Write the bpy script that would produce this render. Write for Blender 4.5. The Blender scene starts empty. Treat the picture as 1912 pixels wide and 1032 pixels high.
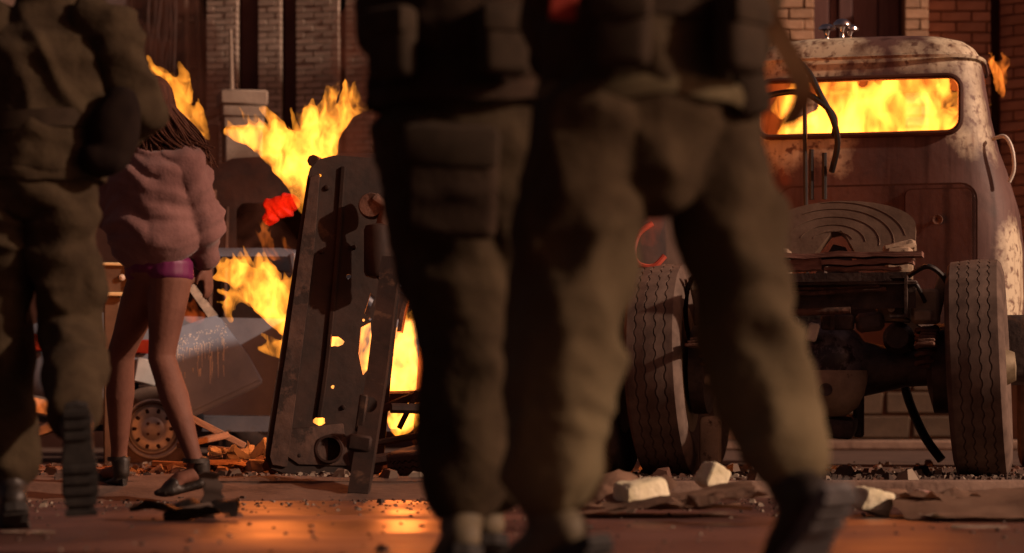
import bpy, bmesh, math, random
from mathutils import Vector, Matrix, noise as mnoise

# ------------------------------------------------------------------ camera, sky, sun, exposure
SC = bpy.context.scene
COL = SC.collection
R = math.radians
FPX, HZ, CAMH = 4514.0, 796.0, 0.30            # 85 mm lens on 36 mm film, horizon row, camera height
cam_d = bpy.data.cameras.new('camera'); cam = bpy.data.objects.new('camera', cam_d); COL.objects.link(cam)
cam_d.lens = 85.0; cam_d.sensor_width = 36.0
cam_d.shift_y = (HZ - 516.0) / 1912.0
cam_d.clip_end = 500; cam_d.clip_start = 0.1
cam.location = (0, 0, CAMH); cam.rotation_euler = (R(90), 0, 0)
cam_d.dof.use_dof = True; cam_d.dof.focus_distance = 11.6; cam_d.dof.aperture_fstop = 2.6
SC.camera = cam

SUN_EL, SUN_AZ = R(25), R(108)                   # azimuth clockwise from +Y: from the right, a little behind the camera
w = bpy.data.worlds.new('World'); SC.world = w; w.use_nodes = True
nt = w.node_tree; nt.nodes.clear()
sky = nt.nodes.new('ShaderNodeTexSky'); sky.sky_type = 'NISHITA'; sky.sun_disc = False
sky.sun_elevation = SUN_EL; sky.sun_rotation = SUN_AZ; sky.dust_density = 7.0; sky.ozone_density = 0.4; sky.air_density = 1.2
tint = nt.nodes.new('ShaderNodeMixRGB'); tint.blend_type = 'MULTIPLY'; tint.inputs[0].default_value = 1.0
tint.inputs[2].default_value = (1.0, 0.50, 0.42, 1)        # sky seen through brown smoke
bgn = nt.nodes.new('ShaderNodeBackground'); bgn.inputs[1].default_value = 0.05
out = nt.nodes.new('ShaderNodeOutputWorld')
nt.links.new(sky.outputs[0], tint.inputs[1]); nt.links.new(tint.outputs[0], bgn.inputs[0]); nt.links.new(bgn.outputs[0], out.inputs[0])
sd = bpy.data.lights.new('sun', 'SUN'); sd.energy = 4.2; sd.angle = R(1.2); sd.color = (1.0, 0.68, 0.50)
sun = bpy.data.objects.new('sun', sd); COL.objects.link(sun)
sdir = Vector((math.sin(SUN_AZ) * math.cos(SUN_EL), math.cos(SUN_AZ) * math.cos(SUN_EL), math.sin(SUN_EL)))
sun.rotation_euler = sdir.to_track_quat('Z', 'Y').to_euler(); sun.location = sdir * 30
SC.view_settings.view_transform = 'Standard'; SC.view_settings.look = 'None'
SC.view_settings.exposure = -0.45; SC.view_settings.gamma = 1.0
SC.cycles.use_denoising = True
SC.cycles.max_bounces = 6; SC.cycles.volume_bounces = 0
SC.cycles.volume_step_rate = 1.0; SC.cycles.volume_max_steps = 96
SC.cycles.sample_clamp_indirect = 6.0

rnd = random.Random(7)

def W(px, py, Y):
    """metric position of a measured picture point at the distance Y from the camera"""
    return Vector(((px - 956.0) * Y / FPX, Y, CAMH + (HZ - py) * Y / FPX))

# ------------------------------------------------------------------ materials
MATS = {}
def rgba(c): return (c[0], c[1], c[2], 1.0)
def pm(name, c1, c2=None, rough=0.75, metal=0.0, scale=6.0, detail=6.0, bump=0.0, bscale=40.0, bdist=0.01, rand=0.0,
       spec=0.4, lo=0.35, hi=0.65, stretch=(1, 1, 1), rough2=None, sheen=0.0, c3=None, s3=2.0, t3=0.58, crease=0.0):
    m = bpy.data.materials.new(name); m.use_nodes = True; n = m.node_tree; N = n.nodes; L = n.links
    b = N['Principled BSDF']; b.inputs['Metallic'].default_value = metal; b.inputs['Roughness'].default_value = rough
    b.inputs['Specular IOR Level'].default_value = spec
    if sheen: b.inputs['Sheen Weight'].default_value = sheen
    tc = N.new('ShaderNodeTexCoord'); mp = N.new('ShaderNodeMapping'); mp.inputs['Scale'].default_value = stretch
    L.new(tc.outputs['Object'], mp.inputs[0])
    nz = N.new('ShaderNodeTexNoise'); nz.inputs['Scale'].default_value = scale; nz.inputs['Detail'].default_value = detail
    nz.inputs['Roughness'].default_value = 0.62
    L.new(mp.outputs[0], nz.inputs['Vector'])
    cr = N.new('ShaderNodeValToRGB'); cr.color_ramp.elements[0].position = lo; cr.color_ramp.elements[1].position = hi
    cr.color_ramp.elements[0].color = rgba(c1); cr.color_ramp.elements[1].color = rgba(c2 or c1)
    L.new(nz.outputs['Fac'], cr.inputs[0]); col = cr.outputs[0]
    if c3:
        n3 = N.new('ShaderNodeTexNoise'); n3.inputs['Scale'].default_value = s3; n3.inputs['Detail'].default_value = 9
        n3.inputs['Roughness'].default_value = 0.7; L.new(tc.outputs['Object'], n3.inputs['Vector'])
        r3 = N.new('ShaderNodeValToRGB'); r3.color_ramp.elements[0].position = t3; r3.color_ramp.elements[1].position = t3 + 0.06
        L.new(n3.outputs['Fac'], r3.inputs[0])
        mx = N.new('ShaderNodeMixRGB'); L.new(r3.outputs[0], mx.inputs[0]); L.new(col, mx.inputs[1]); mx.inputs[2].default_value = rgba(c3)
        col = mx.outputs[0]
    if rand:
        oi = N.new('ShaderNodeObjectInfo'); mr = N.new('ShaderNodeMapRange')
        mr.inputs['To Min'].default_value = 1 - rand; mr.inputs['To Max'].default_value = 1 + rand
        L.new(oi.outputs['Random'], mr.inputs[0])
        mu = N.new('ShaderNodeVectorMath'); mu.operation = 'SCALE'; L.new(col, mu.inputs[0]); L.new(mr.outputs[0], mu.inputs['Scale'])
        col = mu.outputs[0]
    L.new(col, b.inputs['Base Color'])
    if rough2 is not None:
        rr = N.new('ShaderNodeMapRange'); rr.inputs['From Min'].default_value = lo; rr.inputs['From Max'].default_value = hi
        rr.inputs['To Min'].default_value = rough; rr.inputs['To Max'].default_value = rough2
        L.new(nz.outputs['Fac'], rr.inputs[0]); L.new(rr.outputs[0], b.inputs['Roughness'])
    if bump:
        nb = N.new('ShaderNodeTexNoise'); nb.inputs['Scale'].default_value = bscale; nb.inputs['Detail'].default_value = 5
        L.new(mp.outputs[0], nb.inputs['Vector'])
        bp = N.new('ShaderNodeBump'); bp.inputs['Strength'].default_value = bump; bp.inputs['Distance'].default_value = bdist
        L.new(nb.outputs['Fac'], bp.inputs['Height']); L.new(bp.outputs[0], b.inputs['Normal'])
    if crease:
        rn = N.new('ShaderNodeTexNoise'); rn.noise_type = 'RIDGED_MULTIFRACTAL'; rn.inputs['Scale'].default_value = 4.5; rn.inputs['Detail'].default_value = 2.5; rn.inputs['Distortion'].default_value = 0.8
        m2 = N.new('ShaderNodeMapping'); m2.inputs['Scale'].default_value = (1, 1, 1.5); m2.inputs['Rotation'].default_value = (0, .6, .3); L.new(tc.outputs['Object'], m2.inputs[0]); L.new(m2.outputs[0], rn.inputs['Vector'])
        b2 = N.new('ShaderNodeBump'); b2.inputs['Strength'].default_value = crease; b2.inputs['Distance'].default_value = .035; L.new(rn.outputs['Fac'], b2.inputs['Height'])
        if bump: L.new(bp.outputs[0], b2.inputs['Normal'])
        L.new(b2.outputs[0], b.inputs['Normal'])
    MATS[name] = m
    return m

OLIVE = pm('olive cotton', (0.034, 0.023, 0.013), (0.056, 0.04, 0.022), rough=0.95, scale=9, bump=0.5, bscale=60, bdist=0.006, spec=0.15, crease=.9)
def dusty():  # paler towards the feet: light on the lower legs painted into the colour
    m = pm('olive cotton with lit lower legs', (0.036, 0.024, 0.0135), (0.060, 0.042, 0.023), rough=0.95, scale=9, bump=0.5, bscale=60, bdist=0.006, spec=0.12, crease=.9)
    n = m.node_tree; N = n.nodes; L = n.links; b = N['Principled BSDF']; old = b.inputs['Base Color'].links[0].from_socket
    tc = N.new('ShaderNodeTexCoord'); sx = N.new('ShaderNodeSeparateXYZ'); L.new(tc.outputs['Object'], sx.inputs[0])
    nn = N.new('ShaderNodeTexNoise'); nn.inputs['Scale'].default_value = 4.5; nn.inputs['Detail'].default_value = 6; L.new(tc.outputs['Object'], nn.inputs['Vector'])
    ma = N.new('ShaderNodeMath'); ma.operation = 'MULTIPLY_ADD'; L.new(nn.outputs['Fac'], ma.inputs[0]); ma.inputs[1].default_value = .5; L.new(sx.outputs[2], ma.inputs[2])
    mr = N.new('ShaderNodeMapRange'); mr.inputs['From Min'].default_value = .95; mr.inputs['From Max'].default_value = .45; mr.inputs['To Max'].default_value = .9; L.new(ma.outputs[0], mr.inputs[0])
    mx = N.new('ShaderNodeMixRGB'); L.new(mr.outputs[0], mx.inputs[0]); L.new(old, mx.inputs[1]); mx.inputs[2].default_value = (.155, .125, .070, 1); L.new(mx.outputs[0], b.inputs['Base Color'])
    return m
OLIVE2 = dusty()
PALEOL = pm('pale olive hem', (.07, .055, .03), (.14, .115, .066), rough=.95, scale=8, spec=.1, crease=.6)  # paler than the jacket cloth
DARKOL = pm('dark olive cotton', (0.026, 0.0155, 0.01), (0.042, 0.027, 0.017), rough=0.95, scale=8, bump=0.5, bscale=50, bdist=0.006, spec=0.15, crease=.9)
WEB = pm('canvas webbing', (0.026, 0.017, 0.01), (0.042, 0.028, 0.017), rough=0.9, scale=20, bump=0.3, bscale=150, bdist=0.002, spec=0.2)
STRAP = pm('tan leather strap', (0.16, 0.085, 0.035), (0.24, 0.13, 0.055), rough=0.7, scale=14)
BOOT = pm('black boot leather', (0.012, 0.009, 0.007), (0.035, 0.026, 0.02), rough=0.5, scale=18, bump=0.2, bscale=70)
BOOTT = pm('scuffed tan boot leather', (0.07, 0.055, 0.03), (0.14, 0.11, 0.065), rough=0.7, scale=14, bump=0.2, bscale=70)
BAGM = pm('black canvas', (.010, .006, .005), (.018, .011, .008), rough=.95, scale=12, spec=.1)
SOLE = pm('boot rubber', (0.012, 0.010, 0.009), (0.03, 0.026, 0.022), rough=0.8, scale=30)
SOLEG = pm('dusty grey boot rubber', (0.07, 0.065, 0.065), (0.14, 0.13, 0.125), rough=0.85, scale=16)
SKIN = pm('skin', (0.13, 0.055, 0.038), (0.19, 0.084, 0.056), rough=0.68, scale=6, bump=0.15, bscale=60, spec=0.25)
HAIR = pm('dark brown hair', (0.045, 0.016, 0.01), (0.085, 0.032, 0.018), rough=0.75, scale=60, stretch=(1, 1, 0.08), spec=.15)
FUR = pm('dusty pink plush', (0.135, 0.066, 0.06), (0.215, 0.112, 0.102), rough=0.95, scale=5, bump=0.35, bscale=90, bdist=0.006, spec=0.1, sheen=0.2)
PURPLE = pm('purple satin', (0.09, 0.008, 0.05), (0.15, 0.015, 0.085), rough=0.5, scale=12)
HELM = pm('camouflage helmet cover', (0.05, 0.045, 0.02), (0.11, 0.09, 0.045), rough=0.9, scale=11, lo=0.48, hi=0.52)
EYE = pm('eye white', (0.7, 0.68, 0.62), rough=0.2)
RUBBER = pm('dusty tyre rubber', (0.09, 0.064, 0.052), (0.175, 0.126, 0.1), rough=0.9, scale=9, bump=0.2, bscale=90, bdist=0.003, spec=0.2)
RIMM = pm('dirty cream wheel steel', (0.16, 0.12, 0.07), (0.36, 0.30, 0.20), rough=0.55, metal=0.2, scale=10, bump=0.1, bscale=60)
RIMS = pm('dull silver wheel steel', (0.36, 0.37, 0.39), (0.55, 0.56, 0.57), rough=.45, metal=.3, scale=9, bump=.1, bscale=50)
CHASS = pm('greasy chassis steel', (0.042, 0.03, 0.026), (0.11, 0.078, 0.064), rough=0.55, metal=0.3, scale=11, bump=0.3, bscale=45, c3=(0.10, 0.055, 0.035), s3=5)
GLOSS = pm('oily dark cover paint', (.09, .075, .08), (.18, .15, .155), rough=.25, scale=7, bump=.15, bscale=30, c3=(.03, .02, .018), s3=6, t3=.5)
CHASSR = pm('rusty steel', (0.085, 0.042, 0.028), (0.17, 0.088, 0.06), rough=0.8, scale=12, bump=0.4, bscale=55, c3=(0.05, 0.024, 0.015), s3=4, t3=0.52)
PLATE = pm('greased fifth wheel steel', (0.13, 0.085, 0.058), (0.22, 0.15, 0.105), rough=0.5, metal=0.35, scale=6, bump=0.2, bscale=40, c3=(0.07, 0.04, 0.028), s3=5, t3=0.6)
DUSTM = pm('dust caked metal', (0.24, 0.175, 0.115), (0.4, 0.3, 0.21), rough=0.85, scale=8, bump=0.3, bscale=35, c3=(0.08, 0.045, 0.03), s3=9, t3=0.6)
CHROME = pm('chrome', (0.75, 0.72, 0.68), rough=0.15, metal=1.0)
WHITEP = pm('white painted tube', (0.6, 0.55, 0.46), (0.75, 0.7, 0.6), rough=0.45)
REDP = pm('red hose rubber', (0.42, 0.06, 0.035), (0.6, 0.12, 0.07), rough=0.45)
BLACKR = pm('black hose rubber', (0.012, 0.009, 0.008), (0.025, 0.02, 0.017), rough=0.55)
GASK = pm('scorched rubber seal', (0.05, 0.018, 0.010), (0.09, 0.03, 0.015), rough=0.6)
CHARP = pm('scorched floor pan steel', (0.012, 0.006, 0.0042), (0.038, 0.0175, 0.011), rough=0.75, metal=0.15, scale=4.5, bump=0.35, bscale=14, bdist=0.012, c3=(0.085, 0.046, 0.027), s3=3.0, t3=0.58)
FLANGE = pm('brown flaking underseal', (.024, .012, .009), (.072, .038, .026), rough=.85, scale=9, bump=.6, bscale=22, bdist=.012, c3=(.018, .009, .006), s3=7, t3=.54)
CHARB = pm('burnt black steel', (0.018, 0.009, 0.007), (0.05, 0.022, 0.015), rough=0.8, scale=7, bump=0.4, bscale=25)
GREYP = pm('dull grey blue car paint', (0.13, 0.155, 0.2), (0.2, 0.225, 0.27), rough=0.42, scale=4, bump=0.05, bscale=30, c3=(0.13, 0.10, 0.08), s3=3.5, t3=0.62)
DRIP = pm('white splashed paint', (0.42, 0.43, 0.42), (0.6, 0.6, 0.58), rough=0.6)
BUMPM = pm('dented bumper metal', (0.45, 0.40, 0.33), (0.6, 0.54, 0.45), rough=0.3, metal=0.8, scale=9, bump=0.3, bscale=25)
LAMPR = pm('red lamp plastic', (0.20, 0.010, 0.006), (0.32, 0.025, 0.012), rough=0.25)
GOLD = pm('brass with painted sun glint', (0.92, 0.78, 0.42), rough=0.35, metal=0.15)  # pale, barely metallic colour with the sun's reflection painted in
SIGNB = pm('brown board', (0.10, 0.06, 0.035), (0.16, 0.10, 0.06), rough=0.8)
CARD = pm('brown cardboard', (0.25, 0.15, 0.098), (0.38, 0.245, 0.165), rough=0.9, scale=5, bump=0.15, bscale=70, rand=0.18)
PAPER = pm('dirty paper', (0.40, 0.33, 0.25), (0.58, 0.50, 0.40), rough=0.9, scale=6, rand=0.1)
PLASTIC = pm('pale plastic bag', (0.50, 0.48, 0.44), (0.66, 0.64, 0.60), rough=0.35, scale=5)
WOOD = pm('splintered plank', (0.13, 0.08, 0.05), (0.24, 0.155, 0.1), rough=0.85, scale=5, stretch=(1, 12, 12), bump=0.3, bscale=12, rand=0.2)
BLOCK = pm('broken pale block', (0.66, 0.62, 0.4), (0.85, 0.8, 0.58), rough=0.9, scale=9, bump=0.5, bscale=40, c3=(0.32, 0.22, 0.15), s3=5, t3=0.62)
TAN = pm('tan brick', (0.48, 0.3, 0.18), (0.6, 0.39, 0.25), rough=0.9, scale=7, bump=0.4, bscale=40, rand=0.16)
REDB = pm('red brown brick', (0.4, 0.185, 0.115), (0.5, 0.25, 0.16), rough=0.9, scale=7, bump=0.4, bscale=40, rand=0.14)
GREYB = pm('grey brown brick', (0.4, 0.315, 0.25), (0.5, 0.4, 0.325), rough=0.9, scale=7, bump=0.4, bscale=40, rand=0.14)
MORT = pm('mortar', (0.2, 0.105, 0.062), (0.25, 0.135, 0.085), rough=0.95, scale=9)
MORTG = pm('grey mortar', (0.2, 0.15, 0.115), (0.25, 0.19, 0.15), rough=0.95, scale=9)
PLINTH = pm('shaded plinth block', (.075, .05, .032), (.115, .078, .05), rough=.9, scale=6, bump=.3, rand=.12)  # dark base colour carries the truck's shade on these blocks
PLAST = pm('stained plaster', (0.2, 0.13, 0.1), (0.3, 0.205, 0.16), rough=0.95, scale=2.2, bump=0.3, bscale=15)
PLASTL = pm('pale plaster', (0.27, 0.215, 0.17), (0.36, 0.295, 0.235), rough=0.9, scale=5, bump=0.3, bscale=25)
DARKW = pm('dark recess paint', (0.095, 0.044, 0.04), (0.13, 0.064, 0.058), rough=0.85, scale=3)
DOORW = pm('purple brown door board', (0.13, 0.068, 0.062), (0.18, 0.095, 0.085), rough=0.8, scale=4, stretch=(8, 8, 0.6), rand=0.25)
SHUT = pm('weathered frame wood', (0.14, 0.10, 0.075), (0.24, 0.18, 0.14), rough=0.9, scale=6, rand=0.15)
GLASSD = pm('dark window pane', (0.02, 0.02, 0.025), rough=0.12, spec=0.6)
CONC = pm('worn kerb concrete', (0.20, 0.13, 0.095), (0.33, 0.23, 0.17), rough=0.9, scale=6, bump=0.5, bscale=30)
SIDEW = pm('dirty pavement', (0.075, 0.045, 0.033), (0.15, 0.095, 0.07), rough=0.85, scale=3, bump=0.5, bscale=25, c3=(0.05, 0.03, 0.022), s3=1.2)
STONE = pm('rubble stone', (0.06, 0.04, 0.03), (0.14, 0.095, 0.072), rough=0.9, scale=5, rand=0.2)
def island_mix(m, cols):
    n = m.node_tree; N = n.nodes; L = n.links; b = N['Principled BSDF']; old = b.inputs['Base Color'].links[0].from_socket
    g = N.new('ShaderNodeNewGeometry'); cr = N.new('ShaderNodeValToRGB'); cr.color_ramp.interpolation = 'CONSTANT'; e = cr.color_ramp.elements
    e[0].position = 0; e[0].color = rgba(cols[0]); e[1].position = 1 / len(cols); e[1].color = rgba(cols[1])
    for i, c in enumerate(cols[2:], 2): q = e.new(i / len(cols)); q.color = rgba(c)
    L.new(g.outputs['Random Per Island'], cr.inputs[0]); mx = N.new('ShaderNodeMixRGB'); mx.inputs[0].default_value = .75; L.new(old, mx.inputs[1]); L.new(cr.outputs[0], mx.inputs[2]); L.new(mx.outputs[0], b.inputs['Base Color'])
island_mix(STONE, [(.05, .03, .022), (.12, .055, .035), (.03, .02, .016), (.17, .12, .09), (.07, .045, .035), (.30, .25, .19), (.10, .07, .05)])
CHUNK = pm('grey broken masonry', (.16, .13, .11), (.34, .29, .25), rough=.95, scale=9, bump=.4, bscale=40, rand=.35)
RAGM = pm('scarlet rag', (0.2, 0.006, 0.004), (0.36, 0.012, 0.006), rough=0.8, scale=12)

def road_mat():
    m = bpy.data.materials.new('wet asphalt'); m.use_nodes = True; n = m.node_tree; N = n.nodes; L = n.links; b = N['Principled BSDF']
    tc = N.new('ShaderNodeTexCoord')
    a = N.new('ShaderNodeTexNoise'); a.inputs['Scale'].default_value = 0.9; a.inputs['Detail'].default_value = 7; a.inputs['Roughness'].default_value = 0.6
    mp = N.new('ShaderNodeMapping'); mp.inputs['Scale'].default_value = (0.7, 1.3, 1); L.new(tc.outputs['Object'], mp.inputs[0]); L.new(mp.outputs[0], a.inputs['Vector'])
    cr = N.new('ShaderNodeValToRGB'); e = cr.color_ramp.elements
    e[0].position = 0.38; e[0].color = (0.066, 0.030, 0.025, 1); e[1].position = 0.62; e[1].color = (0.135, 0.066, 0.053, 1)
    L.new(a.outputs['Fac'], cr.inputs[0]); L.new(cr.outputs[0], b.inputs['Base Color'])
    rr = N.new('ShaderNodeValToRGB'); r = rr.color_ramp.elements
    r[0].position = 0.40; r[0].color = (0.30,) * 3 + (1,); r[1].position = 0.62; r[1].color = (0.55,) * 3 + (1,)
    L.new(a.outputs['Fac'], rr.inputs[0]); L.new(rr.outputs[0], b.inputs['Roughness'])
    f = N.new('ShaderNodeTexNoise'); f.inputs['Scale'].default_value = 55; f.inputs['Detail'].default_value = 6; L.new(tc.outputs['Object'], f.inputs['Vector'])
    g = N.new('ShaderNodeTexNoise'); g.inputs['Scale'].default_value = 5; g.inputs['Detail'].default_value = 4; L.new(tc.outputs['Object'], g.inputs['Vector'])
    b1 = N.new('ShaderNodeBump'); b1.inputs['Strength'].default_value = 0.35; b1.inputs['Distance'].default_value = 0.004; L.new(f.outputs['Fac'], b1.inputs['Height'])
    b2 = N.new('ShaderNodeBump'); b2.inputs['Strength'].default_value = 0.5; b2.inputs['Distance'].default_value = 0.02; L.new(g.outputs['Fac'], b2.inputs['Height'])
    L.new(b1.outputs[0], b2.inputs['Normal']); L.new(b2.outputs[0], b.inputs['Normal'])
    b.inputs['Specular IOR Level'].default_value = 0.34
    return m
ROAD = road_mat()

def cab_mat():
    """red primer and rust with burnt-through cream paint left in patches"""
    m = bpy.data.materials.new('rusted cream cab paint'); m.use_nodes = True; n = m.node_tree; N = n.nodes; L = n.links; b = N['Principled BSDF']
    tc = N.new('ShaderNodeTexCoord')
    wob = N.new('ShaderNodeTexNoise'); wob.inputs['Scale'].default_value = 5; wob.inputs['Detail'].default_value = 8; wob.inputs['Roughness'].default_value = 0.72
    L.new(tc.outputs['Object'], wob.inputs['Vector'])
    sub = N.new('ShaderNodeVectorMath'); sub.operation = 'SUBTRACT'; L.new(wob.outputs['Color'], sub.inputs[0]); sub.inputs[1].default_value = (.5, .5, .5)
    scl = N.new('ShaderNodeVectorMath'); scl.operation = 'SCALE'; L.new(sub.outputs[0], scl.inputs[0]); scl.inputs['Scale'].default_value = 0.22
    add = N.new('ShaderNodeVectorMath'); add.operation = 'ADD'; L.new(tc.outputs['Object'], add.inputs[0]); L.new(scl.outputs[0], add.inputs[1])
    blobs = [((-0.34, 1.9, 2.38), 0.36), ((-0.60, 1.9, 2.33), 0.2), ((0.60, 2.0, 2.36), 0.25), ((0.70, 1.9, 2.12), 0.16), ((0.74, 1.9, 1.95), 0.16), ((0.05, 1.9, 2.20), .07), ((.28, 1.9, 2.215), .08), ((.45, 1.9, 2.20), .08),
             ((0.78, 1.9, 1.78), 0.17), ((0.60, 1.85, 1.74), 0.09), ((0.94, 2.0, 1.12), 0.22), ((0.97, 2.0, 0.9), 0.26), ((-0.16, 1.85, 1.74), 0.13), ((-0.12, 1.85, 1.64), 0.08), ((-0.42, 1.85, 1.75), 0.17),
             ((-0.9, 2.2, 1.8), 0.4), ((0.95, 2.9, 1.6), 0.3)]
    cur = None
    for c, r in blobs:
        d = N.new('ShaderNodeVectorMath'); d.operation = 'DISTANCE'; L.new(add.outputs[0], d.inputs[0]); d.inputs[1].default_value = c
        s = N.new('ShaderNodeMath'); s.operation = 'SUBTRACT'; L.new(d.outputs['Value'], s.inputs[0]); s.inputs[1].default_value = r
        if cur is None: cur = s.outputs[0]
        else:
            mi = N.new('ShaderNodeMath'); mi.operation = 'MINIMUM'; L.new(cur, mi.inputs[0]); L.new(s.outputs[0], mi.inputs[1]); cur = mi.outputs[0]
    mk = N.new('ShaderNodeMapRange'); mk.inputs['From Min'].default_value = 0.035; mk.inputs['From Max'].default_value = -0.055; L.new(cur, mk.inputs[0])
    n2 = N.new('ShaderNodeTexNoise'); n2.inputs['Scale'].default_value = 3.2; n2.inputs['Detail'].default_value = 7; L.new(tc.outputs['Object'], n2.inputs['Vector'])
    cr = N.new('ShaderNodeValToRGB'); e = cr.color_ramp.elements; e[0].position = .35; e[0].color = (0.095, 0.042, 0.034, 1); e[1].position = .62; e[1].color = (0.145, 0.076, 0.064, 1)
    e2 = cr.color_ramp.elements.new(0.75); e2.color = (0.075, 0.045, 0.04, 1)
    L.new(n2.outputs['Fac'], cr.inputs[0])
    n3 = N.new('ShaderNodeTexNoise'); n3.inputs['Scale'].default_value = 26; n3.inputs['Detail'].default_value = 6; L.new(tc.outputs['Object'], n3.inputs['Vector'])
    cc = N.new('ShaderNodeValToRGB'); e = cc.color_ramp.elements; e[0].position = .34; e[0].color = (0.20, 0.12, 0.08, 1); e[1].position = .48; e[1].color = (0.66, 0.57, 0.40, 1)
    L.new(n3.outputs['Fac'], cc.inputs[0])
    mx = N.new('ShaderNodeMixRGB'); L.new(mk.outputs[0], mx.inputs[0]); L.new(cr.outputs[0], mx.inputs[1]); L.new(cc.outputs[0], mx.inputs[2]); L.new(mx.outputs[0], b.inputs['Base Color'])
    ms = N.new('ShaderNodeMapping'); ms.inputs['Scale'].default_value = (14, 14, 1.1); L.new(tc.outputs['Object'], ms.inputs[0])
    ns = N.new('ShaderNodeTexNoise'); ns.inputs['Scale'].default_value = 1.0; ns.inputs['Detail'].default_value = 7; L.new(ms.outputs[0], ns.inputs['Vector'])
    rs_ = N.new('ShaderNodeValToRGB'); e = rs_.color_ramp.elements; e[0].position = .50; e[0].color = (1, 1, 1, 1); e[1].position = .68; e[1].color = (.42, .30, .26, 1); L.new(ns.outputs['Fac'], rs_.inputs[0])
    mm = N.new('ShaderNodeMixRGB'); mm.blend_type = 'MULTIPLY'; mm.inputs[0].default_value = .9; L.new(mx.outputs[0], mm.inputs[1]); L.new(rs_.outputs[0], mm.inputs[2]); L.new(mm.outputs[0], b.inputs['Base Color'])
    b.inputs['Roughness'].default_value = 0.62
    bp = N.new('ShaderNodeBump'); bp.inputs['Strength'].default_value = 0.25; bp.inputs['Distance'].default_value = 0.006; L.new(n3.outputs['Fac'], bp.inputs['Height']); L.new(bp.outputs[0], b.inputs['Normal'])
    return m
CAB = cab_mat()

def fire_mat(name, strength, col=(1.0, 0.30, 0.03), scale=9.0, lo=0.42, hi=0.62, stretch=(1, 1, 0.5), step=0.6):
    m = bpy.data.materials.new(name); m.use_nodes = True; n = m.node_tree; N = n.nodes; L = n.links; N.clear()
    o = N.new('ShaderNodeOutputMaterial'); em = N.new('ShaderNodeEmission'); em.inputs[0].default_value = rgba(col)
    tc = N.new('ShaderNodeTexCoord'); mp = N.new('ShaderNodeMapping'); mp.inputs['Scale'].default_value = stretch; L.new(tc.outputs['Object'], mp.inputs[0])
    nz = N.new('ShaderNodeTexNoise'); nz.inputs['Scale'].default_value = scale; nz.inputs['Detail'].default_value = 4; nz.inputs['Distortion'].default_value = 1.1
    L.new(mp.outputs[0], nz.inputs['Vector'])
    mr = N.new('ShaderNodeMapRange'); mr.inputs['From Min'].default_value = lo; mr.inputs['From Max'].default_value = hi; mr.inputs['To Max'].default_value = strength; mr.inputs['To Min'].default_value = strength * 0.02
    L.new(nz.outputs['Fac'], mr.inputs[0]); L.new(mr.outputs[0], em.inputs[1]); L.new(em.outputs[0], o.inputs['Volume'])
    m.cycles.volume_step_rate = step
    return m

# ------------------------------------------------------------------ object helpers
def link(o, parent=None):
    COL.objects.link(o)
    if parent is not None: o.parent = parent
    return o
def tag(o, label, cat, group=None):
    o['label'] = label; o['category'] = cat
    if group: o['group'] = group
    return o
def empty(name, loc=(0, 0, 0), rz=0.0, label=None, cat=None, group=None):
    o = bpy.data.objects.new(name, None); o.location = loc; o.rotation_euler = (0, 0, rz); o.empty_display_size = 0.2
    link(o)
    if label: tag(o, label, cat, group)
    return o
def obj(name, bm, m, parent=None, smooth=True, angle=40):
    me = bpy.data.meshes.new(name)
    bmesh.ops.recalc_face_normals(bm, faces=bm.faces)
    bm.to_mesh(me); bm.free()
    me.materials.append(m)
    o = bpy.data.objects.new(name, me); link(o, parent)
    if smooth:
        me.polygons.foreach_set('use_smooth', [True] * len(me.polygons))
        if angle: me.set_sharp_from_angle(angle=R(angle))
    return o
def parts(name, bm, m, parent, smooth=True, angle=40):
    """one object per loose piece"""
    bm.verts.ensure_lookup_table(); seen = set(); res = []
    for v0 in bm.verts:
        if v0 in seen: continue
        st = [v0]; comp = []; seen.add(v0)
        while st:
            v = st.pop(); comp.append(v)
            for e in v.link_edges:
                w_ = e.other_vert(v)
                if w_ not in seen: seen.add(w_); st.append(w_)
        nb = bmesh.new(); mp = {v: nb.verts.new(v.co) for v in comp}
        for f in {f for v in comp for f in v.link_faces}: nb.faces.new([mp[v] for v in f.verts])
        res.append(obj(name, nb, m, parent, smooth, angle))
    bm.free(); return res
def bake(o):
    bpy.context.view_layer.update()
    dg = bpy.context.evaluated_depsgraph_get()
    me = bpy.data.meshes.new_from_object(o.evaluated_get(dg))
    o.modifiers.clear(); o.data = me
    return o
def rot_to(d, up=(0, 0, 1)):
    return Vector(d).to_track_quat('Z', 'Y').to_matrix()

def box(bm, c, s, rot=None, bevel=0.0, seg=1, jitter=0.0):
    r = bmesh.ops.create_cube(bm, size=1.0)
    vs = r['verts']
    for v in vs:
        v.co = Vector((v.co.x * s[0], v.co.y * s[1], v.co.z * s[2]))
        if jitter: v.co += Vector((rnd.uniform(-jitter, jitter), rnd.uniform(-jitter, jitter), rnd.uniform(-jitter, jitter)))
    if bevel:
        es = list({e for v in vs for e in v.link_edges})
        g = bmesh.ops.bevel(bm, geom=es, offset=bevel, segments=seg, affect='EDGES', profile=0.5)
        vs = list({v for f in g['faces'] for v in f.verts} | {v for v in vs if v.is_valid})
    M = (Matrix(rot).to_4x4() if rot is not None else Matrix())
    for v in vs: v.co = (M @ v.co) + Vector(c)
    return vs
def eul(x=0, y=0, z=0): return Matrix.Rotation(R(z), 3, 'Z') @ Matrix.Rotation(R(y), 3, 'Y') @ Matrix.Rotation(R(x), 3, 'X')

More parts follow.
